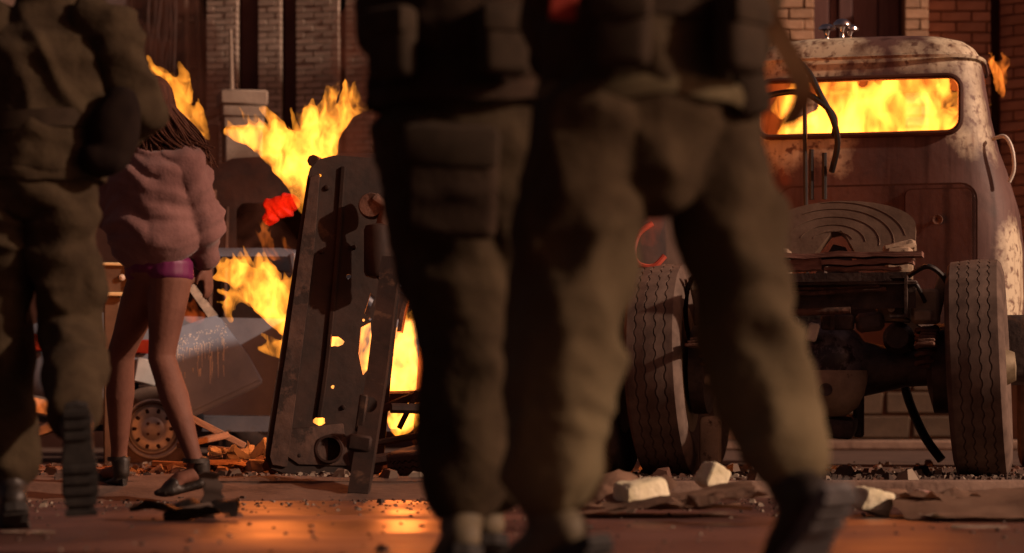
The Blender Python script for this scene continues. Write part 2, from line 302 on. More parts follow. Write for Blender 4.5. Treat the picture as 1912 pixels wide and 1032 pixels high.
def rings(bm, rs, closed=False, cap=True):
    """skin a list of vertex-position rings"""
    vr = [[bm.verts.new(p) for p in r] for r in rs]
    n = len(vr[0]); k = len(vr)
    for i in range(k if closed else k - 1):
        a, b = vr[i], vr[(i + 1) % k]
        for j in range(n):
            try: bm.faces.new((a[j], a[(j + 1) % n], b[(j + 1) % n], b[j]))
            except ValueError: pass
    if cap and not closed:
        bm.faces.new(vr[0][::-1]); bm.faces.new(vr[-1])
    return vr
def limb(bm, pts, side=(1, 0, 0), n=14):
    """lofted limb: pts = [(p, r_side, r_other)], domed at both ends"""
    side = Vector(side)
    P = [Vector(p[0]) for p in pts]; rs = []
    for i, (p, ru, rv) in enumerate(pts):
        t = (P[min(i + 1, len(P) - 1)] - P[max(i - 1, 0)]).normalized()
        u = (side - t * side.dot(t))
        if u.length < 1e-3: u = Vector((0, 1, 0)) - t * t.y
        u.normalize(); v = t.cross(u)
        ring = lambda c, k: [c + u * (ru * k * math.cos(2 * math.pi * j / n)) + v * (rv * k * math.sin(2 * math.pi * j / n)) for j in range(n)]
        if i == 0:
            rm = min(ru, rv)
            rs.append(ring(P[0] - t * rm * 0.5, 0.35)); rs.append(ring(P[0] - t * rm * 0.32, 0.72))
        rs.append(ring(P[i], 1.0))
        if i == len(P) - 1:
            rm = min(ru, rv)
            rs.append(ring(P[i] + t * rm * 0.32, 0.72)); rs.append(ring(P[i] + t * rm * 0.5, 0.35))
    rings(bm, rs)
def tube(bm, pts, r, n=8, cap=True):
    pts = [Vector(p) for p in pts]; rs = []
    u = None
    for i, p in enumerate(pts):
        t = (pts[min(i + 1, len(pts) - 1)] - pts[max(i - 1, 0)]).normalized()
        if u is None: u = t.orthogonal().normalized()
        u = (u - t * u.dot(t)).normalized(); v = t.cross(u)
        rr = r[i] if isinstance(r, (list, tuple)) else r
        rs.append([p + (u * math.cos(2 * math.pi * j / n) + v * math.sin(2 * math.pi * j / n)) * rr for j in range(n)])
    rings(bm, rs, cap=cap)
def curve_pts(ctrl, k=8):
    ctrl = [Vector(c) for c in ctrl]; o = []
    for i in range(len(ctrl) - 1):
        p0, p1, p2, p3 = ctrl[max(i - 1, 0)], ctrl[i], ctrl[i + 1], ctrl[min(i + 2, len(ctrl) - 1)]
        for s in range(k):
            t = s / k
            o.append(0.5 * ((2 * p1) + (p2 - p0) * t + (2 * p0 - 5 * p1 + 4 * p2 - p3) * t * t + (3 * p1 - p0 - 3 * p2 + p3) * t ** 3))
    o.append(ctrl[-1]); return o
def lathe(bm, prof, c=(0, 0, 0), axis='x', n=32, closed=False):
    """prof = [(along, radius)]"""
    c = Vector(c); rs = []
    for a, r in prof:
        ring = []
        for j in range(n):
            q = 2 * math.pi * j / n; y, z = max(r, 1e-4) * math.cos(q), max(r, 1e-4) * math.sin(q)
            ring.append(c + (Vector((a, y, z)) if axis == 'x' else Vector((y, a, z)) if axis == 'y' else Vector((y, z, a))))
        rs.append(ring)
    rings(bm, rs, closed=closed, cap=not closed)
def prism(bm, outline, d0, d1, place):
    """outline in (u, v), extruded from d0 to d1, placed by place(u, v, d)"""
    a = [bm.verts.new(place(u, v, d0)) for u, v in outline]; b = [bm.verts.new(place(u, v, d1)) for u, v in outline]
    n = len(outline)
    bm.faces.new(a[::-1]); bm.faces.new(b)
    for i in range(n): bm.faces.new((a[i], a[(i + 1) % n], b[(i + 1) % n], b[i]))
def rrect(w, h, r, k=5, cx=0, cy=0):
    o = []
    for sx, sy, a0 in ((1, 1, 0), (-1, 1, 90), (-1, -1, 180), (1, -1, 270)):
        for i in range(k + 1):
            a = R(a0 + 90 * i / k); o.append((cx + sx * (w / 2 - r) + r * math.cos(a), cy + sy * (h / 2 - r) + r * math.sin(a)))
    return o
def remesh(name, bm, voxel, m, parent, smooth_it=4, disp=None):
    o = obj(name, bm, m, parent, smooth=False)
    md = o.modifiers.new('r', 'REMESH'); md.mode = 'VOXEL'; md.voxel_size = voxel; md.use_smooth_shade = True
    if smooth_it:
        sm = o.modifiers.new('s', 'SMOOTH'); sm.factor = 0.5; sm.iterations = smooth_it
    bake(o)
    me = o.data
    if not me.materials: me.materials.append(m)
    if disp:
        ns = [v.normal.copy() for v in me.vertices]
        for v, nn in zip(me.vertices, ns): v.co = disp(v.co, nn)
    me.polygons.foreach_set('use_smooth', [True] * len(me.polygons))
    me.update()
    return o
def boolean(o, cutter_bm):
    c = obj('cut', cutter_bm, o.data.materials[0], None, smooth=False)
    bpy.context.view_layer.update(); c.matrix_world = o.matrix_world.copy()
    md = o.modifiers.new('b', 'BOOLEAN'); md.operation = 'DIFFERENCE'; md.object = c; md.solver = 'EXACT'
    bake(o); bpy.data.objects.remove(c)
    return o
def nz(p, f, s=0.0):
    return mnoise.noise(Vector((p.x * f[0] + s, p.y * f[1] - s, p.z * f[2] + 2.3 * s)))
def cloth(amp, seed, f=(6, 6, 4), fine=0.3, hfold=0.0):
    """soft diagonal creases: ridged noise in two slanted, warped directions"""
    def ridge(p, ff, sd_): return 1 - 2.6 * min(abs(nz(p, ff, sd_)), .5)
    def d(co, n):
        wv = Vector((nz(co, (3, 3, 3), seed), nz(co, (3, 3, 3), seed + 31), nz(co, (3, 3, 3), seed + 57))) * .09
        p = co + wv
        a = ridge(Vector((p.x + .55 * p.z, p.y, p.z - .35 * p.x)), f, seed)
        b = ridge(Vector((p.x - .8 * p.z, p.y - .3 * p.z, p.z + .5 * p.x)), (f[0] * .8, f[1] * .8, f[2] * 2.0), seed + 13)
        msk = .5 + .5 * nz(co, (2.2, 2.2, 2.2), seed + 77)
        h = ridge(p, (3.0, 3.0, 12), seed + 4) * hfold * max(0, nz(co, (2.5, 2.5, 2.5), seed + 21) + .15) if hfold else 0
        return co + n * (amp * (a * .8 * msk + b * .7 * (1 - msk) + h + fine * nz(co, (19, 19, 15), seed + 9) * .5))
    return d

# ------------------------------------------------------------------ setting
def sheet(name, x0, x1, y0, y1, z, m, nx=1, ny=1, kind='structure', wob=0.0):
    bm = bmesh.new(); g = [[bm.verts.new((x0 + (x1 - x0) * i / nx, y0 + (y1 - y0) * j / ny, z + (wob * mnoise.noise(Vector((i * .37, j * .41, z))) if wob else 0))) for i in range(nx + 1)] for j in range(ny + 1)]
    for j in range(ny):
        for i in range(nx): bm.faces.new((g[j][i], g[j][i + 1], g[j + 1][i + 1], g[j + 1][i]))
    o = obj(name, bm, m, smooth=True, angle=None); o['kind'] = kind; return o
sheet('ground', -45, 45, -45, 110, -0.02, SIDEW)
sheet('road', -40, 40, -40, 10.2, 0.0, ROAD, 80, 60, wob=0.006)
bm = bmesh.new(); box(bm, (0, 55, 0.0), (88, 89.56, 0.14)); o = obj('pavement', bm, SIDEW, smooth=False); o['kind'] = 'structure'
kerb = bpy.data.objects.new('kerb', None); link(kerb); kerb['kind'] = 'structure'
for i in range(5):
    bm = bmesh.new(); x = 0.72 + i * 1.1
    box(bm, (0, 0, 0), (1.085, 0.16, 0.20), bevel=0.018, seg=2, jitter=0.004)
    ko = obj('kerb_stone', bm, CONC, kerb); ko.location = (x, 10.17, -0.026 + rnd.uniform(-.004, .004))

def ramp():
    bm = bmesh.new(); nx, ny = 90, 14; g = []
    for j in range(ny + 1):
        row = []
        for i in range(nx + 1):
            x = -8 + 8.15 * i / nx; v = j / ny; y = 9.55 + 1.1 * v
            z = -.012 + .095 * min(max((v - .1) / .62, 0), 1) ** 1.2 + .016 * mnoise.noise(Vector((x * 3, y * 3, 1))) + .010 * mnoise.noise(Vector((x * 9, y * 9, 4)))
            if v > .8: z = max(z, .074)
            row.append(bm.verts.new((x, y, z)))
        g.append(row)
    for j in range(ny):
        for i in range(nx): bm.faces.new((g[j][i], g[j][i + 1], g[j + 1][i + 1], g[j + 1][i]))
    o = obj('verge', bm, SIDEW, angle=None); o['kind'] = 'structure'
ramp()
# ------------------------------------------------------------------ buildings
def brick_mesh(name, l, h, d, m, seed):
    r0 = random.Random(seed); bm = bmesh.new()
    global rnd
    old = rnd; rnd = r0; box(bm, (0, 0, 0), (l, d, h), bevel=min(l, h) * 0.07, jitter=h * 0.04); rnd = old
    me = bpy.data.meshes.new(name); bmesh.ops.recalc_face_normals(bm, faces=bm.faces); bm.to_mesh(me); bm.free(); me.materials.append(m); return me
def brick_face(parent, M, width, z0, z1, l, h, joint, m, seed, depth=0.05):
    """lay bricks over a face: M places (u, out, z); only u along, out proud"""
    r0 = random.Random(seed)
    full = [brick_mesh('brick', l - joint, h - joint, depth, m, seed + k) for k in range(4)]
    half = {}
    n = 0; z = z0
    row = 0
    while z + h <= z1 + 1e-6:
        u = 0.0; first = True
        while u < width - 0.02:
            ln = l if not (first and row % 2) else l / 2
            ln = min(ln, width - u); first = False
            if abs(ln - l) < 1e-3: me = r0.choice(full)
            else:
                key = round(ln, 3)
                if key not in half: half[key] = brick_mesh('brick', max(ln - joint, .02), h - joint, depth, m, seed + 50)
                me = half[key]
            b = bpy.data.objects.new('brick', me); link(b, parent)
            b.matrix_local = M @ Matrix.Translation((u + ln / 2, r0.uniform(-.006, .004), z + h / 2)) @ Matrix.Rotation(r0.uniform(-.006, .006), 4, 'Y')
            u += ln; n += 1
        z += h; row += 1
    return n

# left street building: grey brick piers with dark gaps, a broken window and a pale plaster gate pier in front
YL = 26.0
lb = empty('brick_building', (W(400, 0, YL).x, YL, 0.07), label='grey brick building with tall piers and dark gaps behind the fires', cat='building')
def lx(px): return W(px, 0, YL).x - lb.location.x
bm = bmesh.new(); box(bm, (lx(400), 1.1, 3.5), (9.0, 0.4, 7.0)); obj('back_wall', bm, DARKW, lb, smooth=False)
for (a, b, slope) in ((385, 446, 0.15), (482, 527, 0.15), (553, 637, 0.22), (646, 700, 0.22)):
    bm = bmesh.new(); xa, xb = lx(a), lx(b); wd = xb - xa
    box(bm, ((xa + xb) / 2, 0.42, 3.5), (wd - 0.02, 0.72, 7.0)); p = obj('pier', bm, MORTG, lb, smooth=False)
    M = Matrix.Translation((xa, 0.05, 0)) @ Matrix.Rotation(-slope, 4, 'Z')
    brick_face(p, M, wd, 2.3, 4.95, 0.20, 0.068, 0.012, GREYB, int(a), 0.06)
# gaps: recessed tall dark panels between piers
for (a, b) in ((446, 482), (527, 553), (700, 800)):
    bm = bmesh.new(); box(bm, ((lx(a) + lx(b)) / 2, 0.22, 3.5), (lx(b) - lx(a), 0.06, 7.0), bevel=0.01); obj('recess_panel', bm, DARKW, lb)
# plain wall further left with broken window
bm = bmesh.new(); box(bm, (lx(90), 0.5, 3.5), (lx(365) - lx(-180), 0.5, 7.0)); wl = obj('wall', bm, PLAST, lb, smooth=False)
bm = bmesh.new(); box(bm, ((lx(185) + lx(240)) / 2, 0.2, 5.0), (lx(238) - lx(190), 0.14, 2.4), bevel=0.02); obj('shutter', bm, pm('grey shutter', (0.17, 0.16, 0.16), (0.22, 0.2, 0.2), rough=.8), lb)
wn = bmesh.new()
for px in (244, 268, 310, 345, 366):
    box(wn, (lx(px), 0.18, 4.6), (0.05, 0.1, 3.0), rot=eul(0, rnd.uniform(-3, 3), 0), bevel=0.008)
for z in (3.55, 4.12, 4.62, 5.3):
    box(wn, (lx(305), 0.20, z), (lx(370) - lx(240), 0.08, 0.05), rot=eul(0, rnd.uniform(-3, 3), 0), bevel=0.008)
wf = parts('window_bar', wn, SHUT, lb)[0]
for i, (px, z, ww, hh) in enumerate(((256, 4.3, .1, .9), (288, 4.35, .2, .5), (290, 3.8, .2, .42), (327, 4.4, .16, .45), (356, 4.35, .09, .44), (328, 3.85, .16, .45), (356, 3.8, .09, .42), (328, 4.95, .16, .5))):
    bm = bmesh.new(); box(bm, (lx(px), 0.21, z), (ww, 0.02, hh), rot=eul(0, rnd.uniform(-4, 4), 0)); obj('pane', bm, PLAST if i % 3 else GLASSD, wf, smooth=False)
bm = bmesh.new()
for i in range(9):
    x = lx(rnd.uniform(285, 312)); tube(bm, curve_pts([(x, 0.10, 5.4), (x + rnd.uniform(-.1, .1), 0.06, 4.7), (x + rnd.uniform(-.12, .12), 0.05, 4.1), (x + rnd.uniform(-.1, .1), 0.08, 3.5)], 5), 0.03, 6)
parts('hanging_strip', bm, CHARB, lb)

# right street building: tan and red brick around a boarded doorway
YR = 23.6
rb = empty('brick_building', (W(1600, 0, YR).x, YR, 0.07), label='tan and red brick building with boarded doorway behind the rusty truck', cat='building')
def rx(px): return W(px, 0, YR).x - rb.location.x
def pier(a, b, y, dep, m, mm, z0, z1, slope=0.0, name='pier', l=0.30, h=0.105):
    xa, xb = rx(a), rx(b); wd = xb - xa
    bm = bmesh.new(); box(bm, ((xa + xb) / 2, y + dep / 2 + 0.02, 3.4), (wd - 0.015, dep, 6.8), rot=None); p = obj(name, bm, mm, rb, smooth=False)
    brick_face(p, Matrix.Translation((xa, y, 0)) @ Matrix.Rotation(slope, 4, 'Z'), wd / max(math.cos(slope), .3), z0, z1, l, h, 0.014, m, int(a), 0.07)
    return p
pier(1300, 1520, 0.0, 0.6, TAN, MORT, 2.1, 4.6)
pier(1688, 1733, 0.0, 0.6, TAN, MORT, 2.1, 4.6)
pier(1733, 1856, 0.18, 0.5, REDB, MORT, 2.0, 4.6)
bm = bmesh.new(); box(bm, ((rx(1520) + rx(1688)) / 2, 0.42, 3.4), (rx(1690) - rx(1518), 0.3, 6.8)); dw = obj('doorway', bm, DARKW, rb, smooth=False)
x = rx(1522)
for wd, y in ((.16, .20), (.09, .23), (.14, .18), (.25, .21), (.22, .22)):
    bm = bmesh.new(); box(bm, (x + wd / 2, y, 3.4), (wd - .012, 0.05, 6.6), bevel=0.006); obj('door_board', bm, DOORW, dw); x += wd
bm = bmesh.new(); box(bm, ((rx(1852) + rx(1880)) / 2, 0.5, 3.4), (.2, 0.1, 6.8)); obj('recess_panel', bm, DARKW, rb, smooth=False)
xa = rx(1878)
bm = bmesh.new(); prism(bm, [(0.01, 0.02), (0.95, -0.72), (1.3, -0.72), (1.3, 1.0), (0.01, 1.0)], 0, 6.8, lambda u, v, d: Vector((xa + u, v + .25, d))); p = obj('angled_pier', bm, MORT, rb, smooth=False)
brick_face(p, Matrix.Translation((xa, 0.25, 0)) @ Matrix.Rotation(-0.665, 4, 'Z'), 1.15, 0.6, 4.6, 0.30, 0.105, 0.014, REDB, 5, 0.06)
# plinth blocks and step seen under the truck
bm = bmesh.new(); box(bm, (rx(1640), -0.1, 0.05), (5.6, 0.5, 0.1), bevel=0.02); obj('plinth', bm, CONC, rb)
pl = bmesh.new(); box(pl, (rx(1640), 0.0, 0.48), (5.4, 0.06, 0.74)); plo = obj('plinth_wall', pl, MORT, rb, smooth=False)
brick_face(plo, Matrix.Translation((rx(1500), -0.05, 0)), rx(1800) - rx(1500), 0.11, 0.80, 0.52, 0.23, 0.02, PLINTH, 77, 0.05)
# street wall linking both buildings (behind the people)
bm = bmesh.new(); box(bm, (W(1010, 0, 28).x, 28.2, 3.4), (6.4, 0.4, 6.8)); o = obj('street_wall', bm, PLAST, smooth=False); tag(o, 'plain brown plaster wall between the two brick buildings', 'wall')
bm = bmesh.new(); box(bm, (W(-400, 0, 27).x - 1, 27.4, 3.4), (5.0, 0.4, 6.8)); o = obj('street_wall', bm, PLAST, smooth=False); tag(o, 'plain brown plaster wall at far left edge', 'wall')

# pale gate pier
gp = W(452, 250, 21.0)
g = empty('gate_pier', (gp.x, 21.0, 0.07), R(12), 'pale plaster gate pier with stepped cap behind flames', 'gate pier')
bm = bmesh.new(); box(bm, (0, 0, 1.40), (0.32, 0.32, 2.80), bevel=0.012); obj('shaft', bm, PLASTL, g)
bm = bmesh.new(); box(bm, (0, 0, 2.85), (0.345, 0.345, 0.10), bevel=0.01); box(bm, (0, 0, 2.95), (0.37, 0.37, 0.10), bevel=0.01); box(bm, (0, 0, 3.065), (0.41, 0.41, 0.13), bevel=0.015); obj('cap', bm, PLASTL, g)
bm = bmesh.new(); tube(bm, [(-0.09, 0, 3.12), (-0.10, 0, 3.68)], [0.022, 0.012], 8); obj('finial_rod', bm, PLASTL, g)
bm = bmesh.new(); box(bm, (-0.45, 0.1, 1.45), (0.5, 0.22, 2.8), bevel=0.02); obj('side_wall', bm, PLAST, g)
bm = bmesh.new(); box(bm, (-0.45, 0.1, 2.90), (0.52, 0.28, 0.06), rot=eul(0, -14, 0), bevel=0.01); obj('coping', bm, PLASTL, g)

# ------------------------------------------------------------------ truck
def tyre(parent, Rr, Wd, m=RUBBER, name='tyre', zig=0.0042, N=176, tread=True):
    bm = bmesh.new(); g = 0.0034; dp = 0.007
    prof = [(-.34 * Wd, .57 * Rr, 0), (-.44 * Wd, .66 * Rr, 0), (-.50 * Wd, .78 * Rr, 0), (-.495 * Wd, .88 * Rr, 0), (-.455 * Wd, .955 * Rr, 0), (-.40 * Wd, .988 * Rr, 0)]
    if tread:
        for k in (-.255, -.09, .09, .255):
            x = k * Wd; cr = Rr * (1 - 0.02 * (abs(k) / .4) ** 2)
            prof += [(x - g, cr, 1), (x - g * .7, cr - dp, 1), (x + g * .7, cr - dp, 1), (x + g, cr, 1)]
    else: prof += [(0, Rr, 0)]
    prof += [(-a, r, 0) for a, r, _ in prof[5::-1]]
    rs = []
    for i in range(N):
        q = 2 * math.pi * i / N; s = (zig if i % 4 in (0, 1) else -zig) if tread else 0
        rs.append([Vector((a + s * f, r * math.cos(q), r * math.sin(q))) for a, r, f in prof])
    rings(bm, rs, closed=True, cap=False)
    return obj(name, bm, m, parent, angle=32)
def wheel(parent, loc, Rr, Wd, tilt=0.0, outer=1, lug=8, rim_m=RIMM):
    e = bpy.data.objects.new('wheel', None); link(e, parent); e.location = loc; e.rotation_euler = (0, R(tilt), 0)
    tyre(e, Rr, Wd)
    bm = bmesh.new(); o = outer
    lathe(bm, [(-.40 * Wd * o, .60 * Rr), (-.3 * Wd * o, .53 * Rr), (.30 * Wd * o, .53 * Rr), (.42 * Wd * o, .60 * Rr), (.44 * Wd * o, .59 * Rr), (.36 * Wd * o, .52 * Rr), (.16 * Wd * o, .50 * Rr), (.10 * Wd * o, .40 * Rr), (.22 * Wd * o, .30 * Rr), (.24 * Wd * o, .2 * Rr), (.5 * Wd * o, .16 * Rr), (.62 * Wd * o, .13 * Rr), (.64 * Wd * o, 0.0)], n=40)
    obj('rim', bm, rim_m, e)
    bm = bmesh.new()
    for k in range(lug):
        q = 2 * math.pi * k / lug; lathe(bm, [(.22 * Wd * o, .022), (.36 * Wd * o, .022), (.38 * Wd * o, .012)], c=(0, .25 * Rr * math.cos(q), .25 * Rr * math.sin(q)), n=6)
    parts('lug_nut', bm, RIMM, e, smooth=False)
    return e

TH = -13.0
tr = empty('truck', (1.455, 11.40, 0.07), R(TH), 'burning rusty truck tractor seen from behind with flames in its cab window', 'truck')
wheel(tr, (0.735, 0, 0.50), 0.505, 0.265, tilt=-2.6, outer=1)
wheel(tr, (-0.73, 0, 0.50), 0.505, 0.265, tilt=-2.6, outer=-1)
wheel(tr, (-1.06, 0.02, 0.49), 0.50, 0.25, tilt=-4, outer=-1)
wheel(tr, (0.98, 2.75, 0.50), 0.505, 0.25, outer=1); wheel(tr, (-0.98, 2.75, 0.50), 0.505, 0.25, outer=-1)
# axle and differential
bm = bmesh.new(); lathe(bm, [(-.62, .075), (-.40, .085), (-.20, .13), (0.0, .17), (.20, .13), (.40, .085), (.62, .075)], c=(0, 0, 0.50), n=24); obj('axle', bm, CHASS, tr)
for s in (-1, 1):
    bm = bmesh.new(); lathe(bm, [(s * .50, .10), (s * .53, .21), (s * .60, .21), (s * .61, .1)], c=(0, 0, .5), n=28); obj('brake_drum', bm, CHASS, tr)
bm = bmesh.new(); lathe(bm, [(-.02, .215), (-.06, .215), (-.065, .20), (-.12, .19), (-.19, .13), (-.215, .05), (-.218, 0)], c=(0.02, 0, .52), axis='y', n=36); dif = obj('differential_cover', bm, GLOSS, tr)
bm = bmesh.new()
for k in range(14):
    q = 2 * math.pi * k / 14; lathe(bm, [(-.06, .012), (-.078, .012)], c=(.205 * math.cos(q), 0, .5 + .205 * math.sin(q)), axis='y', n=6)
parts('cover_bolt', bm, DUSTM, dif, smooth=False)
bm = bmesh.new()
prof = [(-.5, 0), (-.46, .11), (-.30, .19), (-.0, .225), (.30, .19), (.46, .11), (.5, 0)]
rs = []
for zi, (zz, k, yy) in enumerate(((.49, 1.0, -.20), (.44, 1.0, -.235), (.38, .93, -.24), (.32, .78, -.22), (.28, .5, -.17), (.275, .2, -.12))):
    rs.append([Vector((.03 + .20 * k * math.cos(2 * math.pi * j / 28) * (1.0), yy * .55 + .13 * k * math.sin(2 * math.pi * j / 28), zz)) for j in range(28)])
rings(bm, rs); pan = obj('oil_pan', bm, DUSTM, tr)
bm = bmesh.new(); lathe(bm, [(-.255, .001), (-.262, .03), (-.20, .032)], c=(.05, 0, .40), axis='y', n=14); obj('drain_plug', bm, CHASS, pan)
bm = bmesh.new(); box(bm, (.02, -.02, .24), (.30, .2, .10), rot=eul(8, 6, 0), bevel=.03, seg=2); box(bm, (.17, .1, .28), (.05, .06, .2), bevel=.01); obj('lower_bracket', bm, CHASS, tr)
bm = bmesh.new(); lathe(bm, [(.10, .06), (1.8, .05)], c=(0, 0, .55), axis='y', n=14); obj('driveshaft', bm, CHASS, tr)
# frame
for s in (-1, 1):
    bm = bmesh.new(); x = s * .42
    box(bm, (x, 2.0, .82), (.012, 4.7, .19)); box(bm, (x - s * .035, 2.0, .909), (.075, 4.7, .012)); box(bm, (x - s * .035, 2.0, .731), (.075, 4.7, .012)); obj('frame_rail', bm, CHASS, tr, smooth=False)
    bm = bmesh.new()
    for k in range(6): box(bm, (s * .52, 0.0, .60 + k * .017 + .0), (.075, 1.15 - k * .16, .014), bevel=.003)
    parts('spring_leaf', bm, CHASSR, tr)
    bm = bmesh.new(); hel = [(s * .50 + .045 * math.cos(t * .7), -.18 + .045 * math.sin(t * .7), .50 + t * .0042) for t in range(0, 46)]; tube(bm, hel, .010, 7); obj('coil_spring', bm, CHASSR, tr)
    bm = bmesh.new(); box(bm, (s * .50, -.19, .78), (.13, .10, .16), bevel=.015); box(bm, (s * .49, -.24, .735), (.085, .06, .05), bevel=.008); box(bm, (s * .34, -.20, .78), (.13, .05, .13), bevel=.01); lathe(bm, [(-.27, .018), (-.22, .018)], c=(s * .35, 0, .77), axis='y', n=12); box(bm, (s * .56, -.15, .84), (.05, .08, .2), rot=eul(0, 12 * s, 0), bevel=.01)
    obj('spring_hanger', bm, DUSTM, tr)
    bm = bmesh.new(); lathe(bm, [(-.05, .05), (.04, .075), (.06, .075), (.12, .05)], c=(s * .37, -.12, .64), axis='y', n=18); tube(bm, [(s * .37, -.1, .64), (s * .45, .04, .58)], .014); obj('brake_chamber', bm, CHASS, tr)
    bm = bmesh.new(); tube(bm, curve_pts([(s * .42, -.2, .92), (s * .52, -.26, .96), (s * .60, -.2, .88), (s * .62, -.12, .72), (s * .58, -.1, .56)], 7), .012, 8); tube(bm, curve_pts([(s * .40, -.22, .9), (s * .46, -.3, .88), (s * .5, -.24, .80)], 6), .010, 8); parts('brake_hose', bm, BLACKR, tr)
bm = bmesh.new(); box(bm, (.03, -.30, .885), (.88, .07, .016), bevel=.004); box(bm, (.03, -.27, .83), (.86, .012, .12)); obj('rear_crossmember', bm, CHASS, tr)
bm = bmesh.new(); tube(bm, [(-.46, -.33, .745), (.0, -.335, .755), (.17, -.33, .76)], .017, 10); obj('tow_bar', bm, CHASSR, tr)
bm = bmesh.new(); tube(bm, [(-.46, -.33, .845), (.0, -.34, .84), (.33, -.33, .855)], .010, 8); tube(bm, [(-.46, -.32, .865), (.1, -.33, .86), (.3, -.33, .87)], .008, 8); parts('air_line', bm, CHASSR, tr)
bm = bmesh.new(); box(bm, (0, .12, .84), (.82, .02, .24)); obj('dark_backing', bm, CHASS, tr, smooth=False)  # sheet added to keep the gap below the fifth wheel dark
bm = bmesh.new(); box(bm, (-.20, -.22, .70), (.24, .10, .08), bevel=.012); obj('air_tank_box', bm, CHASS, tr)
bm = bmesh.new(); box(bm, (-.01, -.26, .665), (.05, .03, .085), rot=eul(0, 15, 0), bevel=.008); obj('broken_lamp', bm, WHITEP, tr)
bm = bmesh.new(); box(bm, (.10, -.22, .71), (.15, .07, .07), bevel=.01); box(bm, (.08, -.262, .71), (.02, .02, .07)); box(bm, (.25, -.24, .71), (.13, .06, .09), rot=eul(0, -6, 0), bevel=.02); parts('valve_block', bm, CHASS, tr)
# battered deck plank across the frame end, laid in uneven layers
bm = bmesh.new()
def warp_bar(bm, x0, x1, y, z, d, h, amp, seed, k=14):
    rs = []
    for i in range(k + 1):
        t = i / k; x = x0 + (x1 - x0) * t; dz = amp * mnoise.noise(Vector((t * 5, seed, 0))); dy = amp * mnoise.noise(Vector((t * 4, seed, 7)))
        hh = h * (1 + .25 * mnoise.noise(Vector((t * 9, seed, 3))))
        rs.append([Vector((x, y + dy + a * d / 2, z + dz + b * hh / 2)) for a, b in ((-1, -1), (1, -1), (1, 1), (-1, 1))])
    rings(bm, rs)
warp_bar(bm, -.24, .50, -.40, 1.005, .16, .022, .012, 1)
warp_bar(bm, -.23, .05, -.39, .965, .14, .05, .006, 2)
warp_bar(bm, .05, .46, -.40, .972, .14, .022, .014, 3); warp_bar(bm, .06, .40, -.39, .945, .13, .014, .012, 4)
parts('deck_plank', bm, pm('splintered deck board', (0.16, .075, .055), (.30, .16, .12), rough=.8, scale=7, stretch=(1, 8, 8), bump=.4, bscale=20), tr)
# fifth wheel
fw = bpy.data.objects.new('fifth_wheel', None); link(fw, tr); fw.location = (.06, .28, 1.03); fw.rotation_euler = (R(-32), 0, 0)
ol = []
for i in range(0, 25):
    a = math.pi * i / 24; ol.append((.36 * math.cos(a), .20 + .16 * math.sin(a)))
ol = [(.36, -.02)] + ol + [(-.36, -.02), (-.16, -.02), (-.045, .17), (0.0, .18), (.02, .16), (.11, -.02)]
bm = bmesh.new(); prism(bm, ol, 0, .045, lambda u, v, d: Vector((u, d, v))); obj('plate', bm, PLATE, fw, smooth=True, angle=30)
bm = bmesh.new()
for rr, a0, a1 in ((.10, 20, 150), (.155, 5, 160), (.22, -5, 150), (.285, 0, 120), (.34, 10, 100)):
    tube(bm, [(-.04 + rr * 1.05 * math.cos(R(a0 + (a1 - a0) * t / 24)), -.002, .10 + rr * .74 * math.sin(R(a0 + (a1 - a0) * t / 24))) for t in range(25)], .0018, 6)
parts('grease_ridge', bm, PLATE, fw)
bm = bmesh.new(); box(bm, (.29, -.01, -.04), (.13, .12, .16), bevel=.02); box(bm, (.29, -.03, .04), (.16, .08, .05), rot=eul(0, -14, 0), bevel=.015); obj('mount_bracket', bm, DUSTM, fw)
bm = bmesh.new(); box(bm, (-.29, -.01, -.04), (.13, .12, .16), bevel=.02); obj('mount_bracket', bm, DUSTM, fw)
bm = bmesh.new(); prism(bm, [(-.15, -.1), (.13, -.1), (.02, .13), (-.04, .15)], .07, .09, lambda u, v, d: Vector((u, d, v))); tube(bm, [(-.07, .04, -.06), (-.06, .02, .04)], .012); lathe(bm, [(.03, .025), (.07, .03)], c=(.02, 0, -.0), axis='y', n=12); obj('lock_jaw', bm, CHASS, fw)

# cab
def ring_sup(hw, y0, y1, z, n=56, e=5.0):
    cy, hy = (y0 + y1) / 2, (y1 - y0) / 2; r = []
    for j in range(n):
        q = 2 * math.pi * (j + .5) / n; c, s = math.cos(q), math.sin(q)
        r.append(Vector((hw * math.copysign(abs(c) ** (2 / e), c), cy + hy * math.copysign(abs(s) ** (2 / e), s), z)))
    return r
CX = 0.02
prof = [(.60, .86, 1.84, 3.3), (.90, .88, 1.83, 3.3), (1.15, .875, 1.82, 3.3), (1.40, .845, 1.815, 3.28), (1.60, .785, 1.815, 3.2), (1.72, .74, 1.82, 3.15), (1.90, .70, 1.84, 3.08), (2.08, .67, 1.87, 3.0), (2.21, .645, 1.90, 2.95)]
bm = bmesh.new()
rs = [ring_sup(hw, y0, y1, z) for z, hw, y0, y1 in prof]
for k, (s, dz) in enumerate(((.985, .03), (.95, .065), (.88, .10), (.74, .13), (.5, .150), (.2, .158))):
    rs.append(ring_sup(.645 * s, 2.425 - .525 * s * .985, 2.425 + .525 * s, 2.21 + dz, e=5 - 2.2 * (k / 5)))
rings(bm, rs)
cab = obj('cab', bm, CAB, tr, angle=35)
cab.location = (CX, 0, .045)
md = cab.modifiers.new('s', 'SOLIDIFY'); md.thickness = .035; md.offset = -1; bake(cab)
cb = bmesh.new(); prism(cb, rrect(1.10, .315, .075, cx=0, cy=1.93), 1.4, 2.3, lambda u, v, d: Vector((u, d, v)))
boolean(cab, cb)
cb = bmesh.new(); prism(cb, rrect(1.06, .40, .08, cx=0, cy=1.95), 2.7, 3.6, lambda u, v, d: Vector((u, d, v))); boolean(cab, cb)
